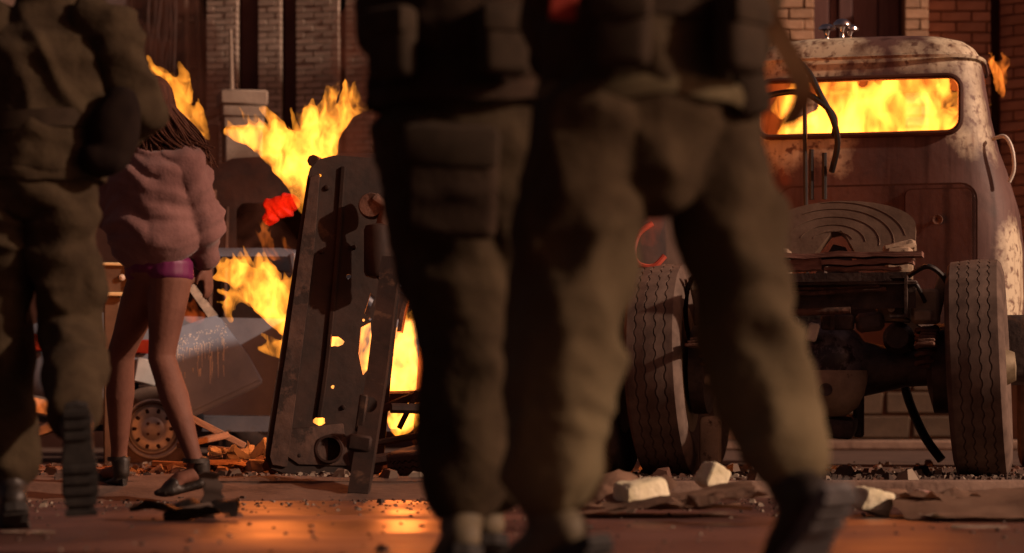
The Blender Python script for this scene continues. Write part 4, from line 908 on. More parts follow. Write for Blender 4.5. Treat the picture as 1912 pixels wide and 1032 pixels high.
cb = bmesh.new(); prism(cb, [(672, 610), (690, 600), (693, 650), (684, 690), (676, 700), (668, 660)], -.3, .3, lambda u, v, d: O(u, v) + Vector((0, d, 0))); boolean(fp, cb)
cb = bmesh.new(); prism(cb, [(690, 545), (698, 552), (686, 582), (678, 585)], -.3, .3, lambda u, v, d: O(u, v) + Vector((0, d, 0))); boolean(fp, cb)
for i, (px, py, r) in enumerate(((685, 612, .012), (689, 622, .007), (677, 624, .007))):
    cb = bmesh.new(); lathe(cb, [(-.3, r), (.3, r)], c=O(px, py - 28), axis='y', n=10); boolean(fp, cb)
# pressed ribs and flanges on the floor pan
for pts, hw in (([(640, 310), (628, 480), (612, 660), (596, 780)], .012),):
    bm = bmesh.new(); P = curve_pts([O(a, b) + Vector((0, -.008 + .0009 * (a - 600), 0)) for a, b in pts], 8)
    rings(bm, [[p + Vector((-hw, .012, 0)), p + Vector((-hw * .6, -.012, 0)), p + Vector((hw * .6, -.012, 0)), p + Vector((hw, .012, 0))] for p in P]); obj('pressed_rib', bm, CHARP, oc)
bm = bmesh.new(); prism(bm, [(560, 640), (590, 640), (632, 660), (660, 640), (650, 830), (640, 880), (525, 868), (535, 780)], -.012, .0, lambda u, v, d: O(u, v) + Vector((0, d + .0009 * (u - 600) - .001, 0)))
bm.free()
for (px, py, r) in ((555, 620, .012), (640, 760, .012), (560, 850, .012), (660, 460, .012), (600, 470, .01), (610, 350, .014), (540, 800, .01)):
    bm = bmesh.new(); lathe(bm, [(-.016, .001), (-.014, r * .7), (-.006, r), (.01, r)], c=O(px, py) + Vector((0, .0009 * (px - 600), 0)), axis='y', n=10); obj('bolt', bm, CHARP, oc)
bm = bmesh.new(); lathe(bm, [(-.045, .055), (-.045, .066), (.0, .07), (.03, .06)], c=O(615, 838) + Vector((0, .02, 0)), axis='y', n=24, closed=True); obj('spare_well_ring', bm, CHARB, oc)
bm = bmesh.new(); lathe(bm, [(-.012, .001), (-.012, .055), (.01, .055)], c=O(615, 838) + Vector((0, .012, 0)), axis='y', n=24); obj('dark_hole_fill', bm, BAGM, oc)  # black disc stands in for the darkness of an open hole
bm = bmesh.new(); prism(bm, [(580, 330), (598, 326), (586, 480), (562, 680), (538, 872), (512, 868), (507, 852), (540, 640), (562, 470)], -.016, .0, lambda u, v, d: O(u, v) + Vector((0, d + .0009 * (u - 600) - .002, 0))); bmesh.ops.bevel(bm, geom=list(bm.edges), offset=.004, segments=1, affect='EDGES'); obj('edge_flange', bm, FLANGE, oc)
bm = bmesh.new(); prism(bm, [(545, 800), (640, 790), (652, 870), (560, 868), (535, 850)], -.010, .0, lambda u, v, d: O(u, v) + Vector((0, d + .0009 * (u - 600) - .001, 0))); bmesh.ops.bevel(bm, geom=list(bm.edges), offset=.004, segments=1, affect='EDGES'); obj('patch_plate', bm, FLANGE, oc)
# exhaust parts and fuel filter on the pan
bm = bmesh.new(); lathe(bm, [(-.07, 0.001), (-.072, .055), (-.03, .062), (.02, .062)], c=O(694, 385), axis='y', n=22); tube(bm, [O(700, 372) + Vector((0, -.05, 0)), O(722, 388) + Vector((0, -.06, 0)), O(712, 430) + Vector((0, -.04, 0))], .03, 10); obj('engine_mount', bm, CHASSR, oc)
bm = bmesh.new(); lathe(bm, [(-.13, .02), (-.12, .055), (-.10, .064), (.10, .064), (.12, .055), (.13, .02)], c=O(706, 470) + Vector((0, -.06, 0)), axis='z', n=20); obj('silencer', bm, CHARP, oc)
bm = bmesh.new(); lathe(bm, [(-.05, .04), (-.03, .048), (.03, .048)], c=O(722, 512) + Vector((0, -.05, 0)), axis='y', n=16); obj('silencer_cap', bm, CHARP, oc)
# leaning chassis rail in front
bm = bmesh.new(); a, b = O(668, 922, 9.95), O(730, 480, 10.9)
d = (b - a).normalized(); sdv = Vector((1, 0, 0)); sdv = (sdv - d * sdv.dot(d)).normalized(); nn = d.cross(sdv)
for (s0, s1, n0, n1) in ((-.042, .042, -.006, .006), (.030, .042, .0065, .07), (-.042, -.030, .0065, .07)):
    rings(bm, [[p + sdv * s0 + nn * n0, p + sdv * s1 + nn * n0, p + sdv * s1 + nn * n1, p + sdv * s0 + nn * n1] for p in (a, a.lerp(b, .5) + sdv * .008, b)])
rail = obj('chassis_rail', bm, CHARP, oc, smooth=False)
cb = bmesh.new(); lathe(cb, [(-.4, .034), (.4, .034)], c=O(690, 755, 10.3), axis='y', n=16); boolean(rail, cb)
bm = bmesh.new(); box(bm, a.lerp(b, .32) - Vector((.03, .03, 0)), (.035, .05, .16), rot=eul(0, 8, 0), bevel=.006); box(bm, a.lerp(b, .20) + Vector((-.02, -.03, 0)), (.10, .04, .07), rot=eul(0, 8, 0), bevel=.01); obj('rail_bracket', bm, CHARP, oc)
# body shell behind the pan: roof side, sills and hoop, all charred
bm = bmesh.new()
for (a, b, r) in (((585, 300, 11.55), (600, 305, 12.7), .03), ((505, 870, 11.55), (540, 862, 12.8), .04), ((600, 305, 12.7), (545, 862, 12.8), .035), ((745, 320, 11.7), (790, 330, 12.9), .03), ((790, 330, 12.9), (600, 305, 12.7), .03), ((545, 862, 12.8), (1000, 868, 12.9), .04)):
    tube(bm, [O(*a), O(*b)], r, 8)
parts('frame_tube', bm, CHARB, oc)
bm = bmesh.new(); q = [O(742, 620, 11.7), O(752, 570, 11.7), O(768, 545, 11.7), O(788, 560, 11.7), O(800, 600, 11.7), O(806, 680, 11.7), O(802, 760, 11.7)]
P = curve_pts(q, 6); rings(bm, [[p + Vector((0, -.06, 0)), p + Vector((.02, -.06, .0)), p + Vector((.02, .16, .0)), p + Vector((0, .16, 0))] for p in P]); obj('wheel_arch', bm, CHASSR, oc)
bm = bmesh.new()
for (a, b, r) in (((700, 770, 11.6), (830, 715, 11.5), .022), ((705, 742, 11.7), (860, 738, 11.6), .030), ((690, 830, 11.5), (850, 800, 11.4), .018), ((730, 762, 11.4), (850, 765, 11.5), .025), ((745, 800, 11.5), (780, 730, 11.5), .014), ((700, 860, 11.4), (800, 845, 11.4), .03)):
    tube(bm, [O(*a), O(*b)], r, 7)
parts('suspension_arm', bm, CHARB, oc)
ow = bpy.data.objects.new('wheel', None); link(ow, oc); ow.location = O(842, 860, 11.0); ow.rotation_euler = (0, R(80), R(20)); tyre(ow, .29, .17, CHARB)
bm = bmesh.new(); box(bm, O(900, 600, 11.9), (.6, .06, 1.3), rot=eul(0, 4, 0), bevel=.03); obj('body_side', bm, CHARB, oc)

# ------------------------------------------------------------------ dark burnt van behind (under the flames)
YV = 18.2
bv = empty('burnt_van', (W(480, 0, YV).x, YV, .07), R(6), 'dark burnt-out van hulk behind the flames at left', 'van')
bm = bmesh.new(); rs = []
for (x, hw, z0, z1) in ((-.45, .55, .45, 1.45), (-.40, .62, .35, 1.70), (-.15, .66, .3, 1.82), (.4, .68, .3, 1.86), (1.2, .68, .3, 1.86), (2.35, .68, .3, 1.84), (2.5, .6, .35, 1.7)):
    rs.append([Vector((x, .6 + hw * u, z0 + (z1 - z0) * v)) for u, v in ((-1, .0), (-1.0, .35), (-.97, .65), (-.85, .92), (-.6, 1.0), (.6, 1.0), (.85, .92), (1, .6), (1, 0))])
rings(bm, rs); vb = obj('body', bm, CHARB, bv, angle=30)
cb = bmesh.new(); prism(cb, rrect(.75, .42, .06, cx=.25, cy=1.32), -.4, .6, lambda u, v, d: Vector((u, d, v))); boolean(vb, cb)
bm = bmesh.new(); tube(bm, [(-.30, -.06, .6), (-.26, -.06, 1.6)], .02, 8); tube(bm, [(-.2, -.07, .7), (-.18, -.06, 1.5)], .014, 8); parts('side_rail', bm, CHASSR, bv)
for x in (0.1, 1.3):
    e = bpy.data.objects.new('wheel', None); link(e, bv); e.location = (x, .05, .29); e.rotation_euler = (0, 0, R(90)); tyre(e, .30, .16, CHARB, N=60, tread=False)

bv.scale = (1.25, 1.25, 1.25)
# ------------------------------------------------------------------ grey wrecked sedan
YG = 15.5
sc_ = empty('wrecked_sedan', (W(285, 0, YG).x, YG, .07), R(16), 'wrecked grey sedan on flat tyre with sagging open door and white drips', 'car')
# local: x forward, y to the far side; near side at y = 0; rear axle x = 0
bm = bmesh.new(); rs = []
secs = [(-.86, .42, .70, .10), (-.80, .32, .86, .05), (-.55, .25, .95, 0), (-.1, .22, .97, 0), (.5, .20, .96, 0), (1.3, .20, .95, 0), (2.0, .20, .93, 0), (2.6, .22, .88, .02), (3.0, .28, .82, .08), (3.1, .4, .7, .16)]
for x, z0, z1, ins in secs:
    y0, y1 = ins, 1.56 - ins
    rs.append([Vector((x, y0 + .10, z0)), Vector((x, y0 + .02, z0 + (z1 - z0) * .2)), Vector((x, y0, z0 + (z1 - z0) * .5)), Vector((x, y0 + .02, z0 + (z1 - z0) * .8)), Vector((x, y0 + .10, z1)), Vector((x, y1 - .10, z1)), Vector((x, y1 - .02, z0 + (z1 - z0) * .8)), Vector((x, y1, z0 + (z1 - z0) * .5)), Vector((x, y1 - .02, z0 + (z1 - z0) * .2)), Vector((x, y1 - .1, z0))])
rings(bm, rs); sb = obj('body', bm, GREYP, sc_, angle=30)
cb = bmesh.new(); lathe(cb, [(-.2, .34), (.35, .34)], c=(0, 0, .27), axis='y', n=28); boolean(sb, cb)
cb = bmesh.new(); lathe(cb, [(-.2, .34), (.35, .34)], c=(2.35, 0, .27), axis='y', n=28); boolean(sb, cb)
cb = bmesh.new(); prism(cb, [(.34, .30), (.95, .30), (.98, 1.2), (.20, 1.2), (.22, .62)], -.2, .5, lambda u, v, d: Vector((u, d, v))); boolean(sb, cb)
for v in sb.data.vertices: v.co += Vector((0, 0, .012 * mnoise.noise(v.co * 3)))
# roof and pillars
bm = bmesh.new(); rs = []
for x, zc, wi in ((-.12, 1.26, .30), (.0, 1.33, .22), (.4, 1.39, .18), (.9, 1.40, .18), (1.3, 1.36, .2), (1.5, 1.30, .24)):
    rs.append([Vector((x, wi + .0, zc - .05)), Vector((x, wi + .06, zc - .01)), Vector((x, wi + .2, zc + .02)), Vector((x, 1.36 - wi, zc + .02)), Vector((x, 1.5 - wi, zc - .01)), Vector((x, 1.56 - wi, zc - .05)), Vector((x, 1.3 - wi, zc - .04)), Vector((x, wi + .26, zc - .04))])
rings(bm, rs); obj('roof', bm, GREYP, sc_)
for y, yt in ((.07, .26), (1.49, 1.30)):
    bm = bmesh.new()
    tube(bm, [(-.58, y, .95), (-.12, yt, 1.27)], .038, 8); tube(bm, [(2.0, y, .93), (1.48, yt, 1.31)], .03, 8); tube(bm, [(1.0, y - .02, .93), (.95, yt - .06, 1.36)], .035, 8); parts('pillar', bm, GREYP, sc_)
bm = bmesh.new(); box(bm, (-.86, .78, .56), (.12, 1.5, .13), bevel=.03, seg=3); bu = obj('bumper', bm, BUMPM, sc_)
bm = bmesh.new(); box(bm, (-.60, -.02, .34), (.5, .05, .12), rot=eul(0, 10, 4), bevel=.015); box(bm, (-.72, -.03, .20), (.22, .05, .08), rot=eul(0, -20, 0), bevel=.015); parts('torn_bumper_piece', bm, BUMPM, sc_)
for y in (.22, 1.34):
    bm = bmesh.new(); box(bm, (-.83, y, .74), (.08, .28, .12), bevel=.015, seg=2); obj('tail_lamp', bm, LAMPR, sc_)
bm = bmesh.new(); box(bm, (-.70, -.012, .76), (.13, .03, .11), bevel=.01); obj('side_lamp', bm, LAMPR, sc_)
bm = bmesh.new(); box(bm, (-.07, -.015, .74), (.10, .03, .09), bevel=.008); obj('quarter_lamp', bm, LAMPR, sc_)
bm = bmesh.new(); box(bm, (-.04, -.012, .58), (.15, .025, .16), rot=eul(0, 12, 0), bevel=.01); obj('paint_patch', bm, DRIP, sc_)
bm = bmesh.new(); box(bm, (.0, .6, .45), (.15, 1.0, .1)); box(bm, (1.0, .8, .22), (2.6, 1.3, .04)); parts('underbody', bm, CHARB, sc_)
def car_wheel(loc, yaw=0, flat=True):
    e = bpy.data.objects.new('wheel', None); link(e, sc_); e.location = loc; e.rotation_euler = (0, 0, R(-90 + yaw))
    t = tyre(e, .275, .165, RUBBER, N=72, tread=False)
    for v in t.data.vertices:
        if v.co.z < -.215: v.co.z = -.215; v.co.x *= 1.12
    bm = bmesh.new()
    lathe(bm, [(.0, .001), (.0, .18), (.075, .187), (.088, .192), (.090, .182), (.072, .172), (.05, .165), (.045, .150), (.062, .135), (.066, .10), (.058, .075), (.07, .055), (.072, .03), (.078, .0)], n=44); rm = obj('rim', bm, RIMS, e)
    bm = bmesh.new()
    for k in range(10):
        q = 2 * math.pi * k / 10; box(bm, (.066, .118 * math.cos(q), .118 * math.sin(q)), (.012, .022, .030), rot=Matrix.Rotation(q - math.pi / 2, 3, 'X'), bevel=.005)
    parts('vent_slot', bm, CHARB, rm)
    bm = bmesh.new()
    for k in range(4):
        q = 2 * math.pi * (k + .5) / 4; lathe(bm, [(.06, .010), (.085, .010)], c=(0, .048 * math.cos(q), .048 * math.sin(q)), n=6)
    parts('wheel_nut', bm, CHASSR, rm, smooth=False)
    return e
# the wheel axis points out of the near side (-y)
car_wheel((0, .05, .215)); car_wheel((2.35, .05, .215))
# open rear door, hanging from its hinges at an angle in front of the sedan side
bpy.context.view_layer.update(); SMI = sc_.matrix_world.inverted()
DOORP = pm('dusty grey blue door paint', (.13, .17, .235), (.20, .25, .33), rough=.38, scale=3, bump=.06, bscale=20, c3=(.11, .085, .075), s3=4, t3=.63)
def D(px, py, d=0.0): return SMI @ (W(px, py, 14.75 + (px - 330) * .0034) + Vector((0, d, 0)))
dr = bpy.data.objects.new('open_door', None); link(dr, sc_)
bm = bmesh.new(); prism(bm, [(296, 640), (330, 612), (398, 588), (408, 590), (432, 622), (462, 662), (490, 712), (484, 720), (352, 782), (336, 770), (312, 710)], 0, .07, D)
bmesh.ops.bevel(bm, geom=list(bm.edges), offset=.010, segments=2, affect='EDGES'); dp = obj('door_panel', bm, DOORP, dr, angle=35)
bm = bmesh.new(); prism(bm, [(346, 762), (480, 700), (486, 708), (350, 772)], -.022, -.004, D); obj('sill_strip', bm, DOORP, dp)
bm = bmesh.new(); prism(bm, [(346, 532), (362, 530), (406, 588), (388, 592)], .01, .05, D); obj('window_frame', bm, BUMPM, dr)
bm = bmesh.new(); tube(bm, [D(352, 530, .03), D(300, 548, .03), D(290, 640, .03)], .022, 8); obj('window_frame', bm, DOORP, dr)
bm = bmesh.new(); r3 = random.Random(9)
for i in range(46):
    u = r3.uniform(320, 428); t = 640 - (u - 320) * .15 + r3.uniform(0, 60); l = r3.uniform(6, 40) * (1.6 if r3.random() < .25 else .6)
    tube(bm, [D(u, t, -.003), D(u + r3.uniform(-1, 1), t + l, -.003)], [r3.uniform(.002, .005), .0015], 6)
for i in range(150):
    u = r3.uniform(315, 425); box(bm, D(u, 632 - (u - 320) * .28 + abs(r3.gauss(0, 22)), -.001), (r3.uniform(.003, .011), .005, r3.uniform(.003, .008)), rot=eul(0, r3.uniform(0, 90), 16))
o = obj('paint_drips', bm, DRIP, dp); o['kind'] = 'stuff'

# brass framed box behind the left soldier
bx = empty('framed_board', W(214, 521, 14.5), R(4), 'small brown board in a bright brass frame behind left soldier', 'board')
bm = bmesh.new(); box(bm, (-.04, .02, 0), (.24, .03, .17)); obj('board', bm, SIGNB, bx, smooth=False)
for (c, s) in (((-.04, 0, .09), (.28, .03, .018)), ((-.04, 0, -.09), (.28, .03, .022)), ((.09, 0, 0), (.018, .03, .16)), ((-.17, 0, 0), (.018, .03, .16))):
    bm = bmesh.new(); box(bm, c, s, bevel=.004); obj('frame_bar', bm, GOLD, bx)
bm = bmesh.new(); lathe(bm, [(-.02, .0), (-.012, .018), (.01, .022)], c=(.045, 0, .01), axis='y', n=14); obj('knob', bm, WHITEP, bx)
bm = bmesh.new(); box(bm, (-.02, .06, -.62), (.10, .06, 1.06), bevel=.01); obj('post', bm, SIGNB, bx)

# ------------------------------------------------------------------ debris
def crumple(w_, d_, seed, amp, nx=14, ny=9, thick=.005, fold=0.0):
    bm = bmesh.new(); g = []
    for j in range(ny + 1):
        row = []
        for i in range(nx + 1):
            u, v = i / nx, j / ny; x = (u - .5) * w_ + .04 * w_ * mnoise.noise(Vector((v * 5, seed, 1))); y = (v - .5) * d_ + .05 * d_ * mnoise.noise(Vector((u * 6, seed, 2)))
            z = amp * (mnoise.noise(Vector((u * 2.6 + seed, v * 2.2, 0))) + .35 * mnoise.noise(Vector((u * 7 + seed, v * 6, 3)))) + fold * abs(u - .5)
            row.append(bm.verts.new((x, y, z + amp * .9)))
        g.append(row)
    for j in range(ny):
        for i in range(nx): bm.faces.new((g[j][i], g[j][i + 1], g[j + 1][i + 1], g[j + 1][i]))
    r = bmesh.ops.solidify(bm, geom=list(bm.faces), thickness=thick)
    return bm
PZ = 'heap'
def heap(x, y):
    h = .12 * math.exp(-((x + 1.15) / .40) ** 2 - ((y - 12.9) / .8) ** 2) + .02 * math.exp(-((x + 2.6) / .4) ** 2 - ((y - 12.6) / .9) ** 2)
    return .06 + h * (1 + .25 * mnoise.noise(Vector((x * 5, y * 5, 0)))) + .02 * mnoise.noise(Vector((x * 11, y * 11, 2)))
bm = bmesh.new(); gg = [[bm.verts.new((-3.6 + 2.9 * i / 70, 11.2 + 3.4 * j / 60, heap(-3.6 + 2.9 * i / 70, 11.2 + 3.4 * j / 60))) for i in range(71)] for j in range(61)]
for j in range(60):
    for i in range(70): bm.faces.new((gg[j][i], gg[j][i + 1], gg[j + 1][i + 1], gg[j + 1][i]))
o = obj('rubble_mound', bm, SIDEW, angle=None); o['kind'] = 'structure'
def litter(name, label, cat, px, py, w_, d_, seed, amp, m, z=0.0, rot=(0, 0, 0), thick=.005, fold=0.0, group=None):
    Y = (CAMH - z) * FPX / (py - HZ) if z is not PZ else 12.4 - (py - 850) * .02
    if z is PZ: z = heap((px - 956) * Y / FPX, Y)
    o = obj(name, crumple(w_, d_, seed, amp, thick=thick, fold=fold), m, angle=50); o.location = W(px, py, Y); o.location.z = z + .004; o.rotation_euler = [R(a) for a in rot]
    return tag(o, label, cat, group)
litter('cardboard_sheet', 'wide torn cardboard sheet nearest the white blocks at centre', 'cardboard', 1215, 962, .62, .42, 1.3, .030, CARD, rot=(0, 0, 6))
litter('cardboard_sheet', 'folded cardboard piece beneath the left white block', 'cardboard', 1150, 950, .34, .34, 2.7, .07, CARD, z=.01, rot=(8, -10, 20))
litter('cardboard_sheet', 'long brown cardboard layer topmost of the central heap', 'cardboard', 1270, 945, .50, .30, 4.1, .035, CARD, z=.035, rot=(7, -6, -4))
litter('cardboard_sheet', 'small torn cardboard flap at right end of the central heap', 'cardboard', 1345, 958, .22, .30, 6.4, .05, CARD, z=.03, rot=(0, -8, 12))
litter('cardboard_sheet', 'big flat cardboard sheet at the right edge below the truck wheel', 'cardboard', 1850, 955, .62, .46, 8.2, .03, CARD, z=.02, rot=(9, -3, 3))
litter('cardboard_sheet', 'crumpled dark cardboard left of the big right-edge sheet', 'cardboard', 1745, 962, .30, .30, 9.9, .06, CARD, z=.0, rot=(0, 10, 30))
litter('cardboard_sheet', 'flattened cardboard at lower right edge of the road', 'cardboard', 1880, 972, .5, .2, 12.2, .012, CARD, z=.0, rot=(0, 0, -4))
litter('paper_scrap', 'pale paper scrap on road in front of right cardboard', 'paper', 1760, 972, .12, .10, 3.3, .012, PAPER, rot=(0, 5, 20), thick=.002)
litter('paper_scrap', 'grey paper scrap lying on road at far lower right', 'paper', 1830, 992, .16, .08, 5.3, .010, PAPER, rot=(0, 0, -10), thick=.002)
litter('paper_scrap', 'pale smear of paper on road beneath left soldier', 'paper', 55, 1000, .14, .06, 7.3, .008, PAPER, rot=(0, 0, 4), thick=.002)
# left rubbish heap
litter('plastic_bag', 'pale crumpled plastic bag on the rubbish left of the tipped car', 'bag', 435, 853, .24, .26, 2.2, .07, PLASTIC, z=PZ, rot=(0, 0, 10), thick=.003)
litter('plastic_bag', 'small bright plastic scrap against the tipped car corner', 'bag', 492, 862, .14, .18, 4.9, .09, PLASTIC, z=PZ, rot=(0, 15, 40), thick=.003)
litter('cardboard_sheet', 'light cardboard strip in front of the pale plastic bag', 'cardboard', 450, 872, .50, .4, 13.1, .03, CARD, z=PZ, rot=(3, 4, -6))
litter('cardboard_sheet', 'cardboard piece beside the rim of the flat car wheel', 'cardboard', 370, 876, .30, .3, 15.7, .03, CARD, z=PZ, rot=(0, -5, 12))
litter('cardboard_sheet', 'dirty cardboard under the left soldier legs by the kerb', 'cardboard', 120, 876, .6, .5, 17.2, .03, CARD, z=PZ, rot=(0, 0, 5))
for i, (px, py, Y, l, ry, rz, lab) in enumerate(((395, 800, 13.4, .42, 28, 10, 'broken plank sloping down to the right under the open car door'), (380, 822, 13.0, .30, -12, 40, 'short plank stub below the sloping broken plank'), (455, 845, 12.8, .38, 6, -15, 'flat plank lying beside the pale plastic bag'), (340, 868, 12.2, .3, 3, 8, 'thin plank lying in front of the flat car wheel'))):
    bm = bmesh.new(); box(bm, (0, 0, 0), (l, .07, .03), bevel=.004, jitter=.006); o = obj('plank', bm, WOOD); o.location = W(px, py, Y); o.rotation_euler = (0, R(ry), R(rz)); o.location.z = max(o.location.z, .095); tag(o, lab, 'plank', 'planks in the left rubbish heap')
def block(label, px, py, s, seed, rz, z=0.0, tilt=(0, 0), dY=0.0):
    global rnd
    old = rnd; rnd = random.Random(seed); bm = bmesh.new(); box(bm, (0, 0, s[2] / 2), s, bevel=.012, seg=2, jitter=.010); rnd = old
    bmesh.ops.subdivide_edges(bm, edges=list(bm.edges), cuts=4, use_grid_fill=True)
    for v in bm.verts: v.co += Vector((0, 0, 1)) * .003 * mnoise.noise(v.co * 70) + v.normal * .004 * mnoise.noise(v.co * 45 + Vector((seed, 1, 0))) + Vector((mnoise.noise(v.co * 22 + Vector((seed, 0, 0))), mnoise.noise(v.co * 22 + Vector((0, seed, 0))), mnoise.noise(v.co * 22 + Vector((0, 0, seed))))) * .006
    o = obj('broken_block', bm, BLOCK, angle=50); Y = (CAMH - z) * FPX / (py - HZ) + dY; o.location = W(px, py, Y); o.location.z = z; o.rotation_euler = (R(tilt[0]), R(tilt[1]), R(rz)); tag(o, label, 'block', 'pale broken blocks on the road')
block('largest pale broken block, on cardboard before the left truck wheel', 1200, 938, (.155, .10, .075), 3, 28, z=.045, tilt=(0, -4))
block('small pale block tilted against the truck wheel, right of the largest', 1320, 915, (.085, .08, .10), 5, 40, z=.07, tilt=(8, 22))
block('pale block chip lying behind the striding person raised boot', 1625, 950, (.12, .10, .075), 8, 25, z=.015, tilt=(0, 14), dY=-.25)
r6 = random.Random(31)
chunks = []
for k in range(3):
    bm = bmesh.new(); old = rnd; rnd = random.Random(60 + k); box(bm, (0, 0, 0), (.10, .07, .055), bevel=.010, jitter=.022); rnd = old
    bmesh.ops.subdivide_edges(bm, edges=list(bm.edges), cuts=2, use_grid_fill=True)
    for v in bm.verts: v.co += v.normal * .006 * mnoise.noise(v.co * 40 + Vector((k, 0, 0)))
    me = bpy.data.meshes.new('rubble_chunk'); bm.to_mesh(me); bm.free(); me.materials.append(CHUNK); chunks.append(me)
for k in range(14):
    x, y = r6.uniform(-1.75, -1.0), r6.uniform(11.7, 13.2); o = bpy.data.objects.new('rubble_chunk', r6.choice(chunks)); link(o); q = r6.uniform(.5, 1.3); o.scale = (q, q, q)
    o.location = (x, y, heap(x, y) + .02 * q); o.rotation_euler = (r6.uniform(-.6, .6), r6.uniform(-.6, .6), r6.uniform(0, 6)); tag(o, 'small grey broken chunk in the rubble between sedan wheel and tipped car', 'rubble', 'grey chunks in the left rubble')
# tin can and cloth bits at right
bm = bmesh.new(); lathe(bm, [(-.05, .001), (-.05, .03), (-.046, .032), (.046, .032), (.05, .03), (.05, .001)], n=20); o = obj('drink_can', bm, pm('faded can paint', (.5, .42, .36), (.45, .12, .08), rough=.35, metal=.3, scale=14)); o.location = W(1725, 945, 8.8); o.location.z = .05; o.scale = (.7, .7, .6); o.rotation_euler = (0, R(8), R(30)); tag(o, 'crushed red and silver drink can on the dark cardboard', 'can')
litter('cloth_rag', 'dark crumpled rag on the road under the bare-legged person', 'rag', 345, 972, .34, .22, 21.0, .045, BOOT, rot=(0, 0, 5), thick=.006)
bm = bmesh.new(); warp_bar(bm, 0, .15, 0, 0, .05, .06, .03, 5); bmesh.ops.rotate(bm, verts=bm.verts, cent=(0, 0, 0), matrix=Matrix.Rotation(R(-86), 3, 'Y')); o = obj('broken_post_stub', bm, STONE); o.location = W(388, 968, 7.9); o.location.z = 0.0; o.rotation_euler = (0, R(4), R(10)); tag(o, 'short brown post stub standing on the road beside dark rag', 'post stub')
bm = bmesh.new(); box(bm, (0, 0, .02), (.16, .06, .04), rot=eul(0, -12, 0), bevel=.012, seg=2, jitter=.004); o = obj('metal_scrap', bm, STONE); o.location = W(352, 966, 7.7); o.location.z = .004; tag(o, 'flat dull scrap in front of the post stub', 'scrap')
# scattered stones and grit: too many and too small to count
bm = bmesh.new(); r4 = random.Random(12)
def pebble(bm, x, y, z, s):
    q = r4.random() * 6; v = [bm.verts.new((x + s * math.cos(q + a) * r4.uniform(.7, 1.2), y + s * math.sin(q + a) * r4.uniform(.7, 1.2), z)) for a in (0, 1.5, 3.1, 4.6)]
    t = [bm.verts.new((x + .55 * s * math.cos(q + a), y + .55 * s * math.sin(q + a), z + s * r4.uniform(.5, .9))) for a in (0.2, 1.6, 3.3, 4.7)]
    for k in range(4): bm.faces.new((v[k], v[(k + 1) % 4], t[(k + 1) % 4], t[k]))
    bm.faces.new(t)
for i in range(1500):
    y = 10.05 - abs(r4.gauss(0, .9)) if r4.random() < .75 else r4.uniform(5.5, 10); pebble(bm, r4.uniform(-2.6, 2.6), y, 0.0, r4.choice((.005, .006, .008, .010)) if r4.random() < .96 else .02)
for i in range(3200):
    pebble(bm, r4.uniform(-3.6, 3.2), 10.3 + abs(r4.gauss(0, 1.6)), .07, r4.choice((.005, .007, .009, .012, .016, .022)) if r4.random() < .97 else r4.uniform(.03, .06))
for i in range(1800):
    x, y = r4.uniform(-3.4, -.85), r4.uniform(11.4, 14.4); pebble(bm, x, y, heap(x, y), r4.choice((.006, .009, .012, .018, .03)))
o = obj('gravel', bm, STONE, smooth=False); o['kind'] = 'stuff'

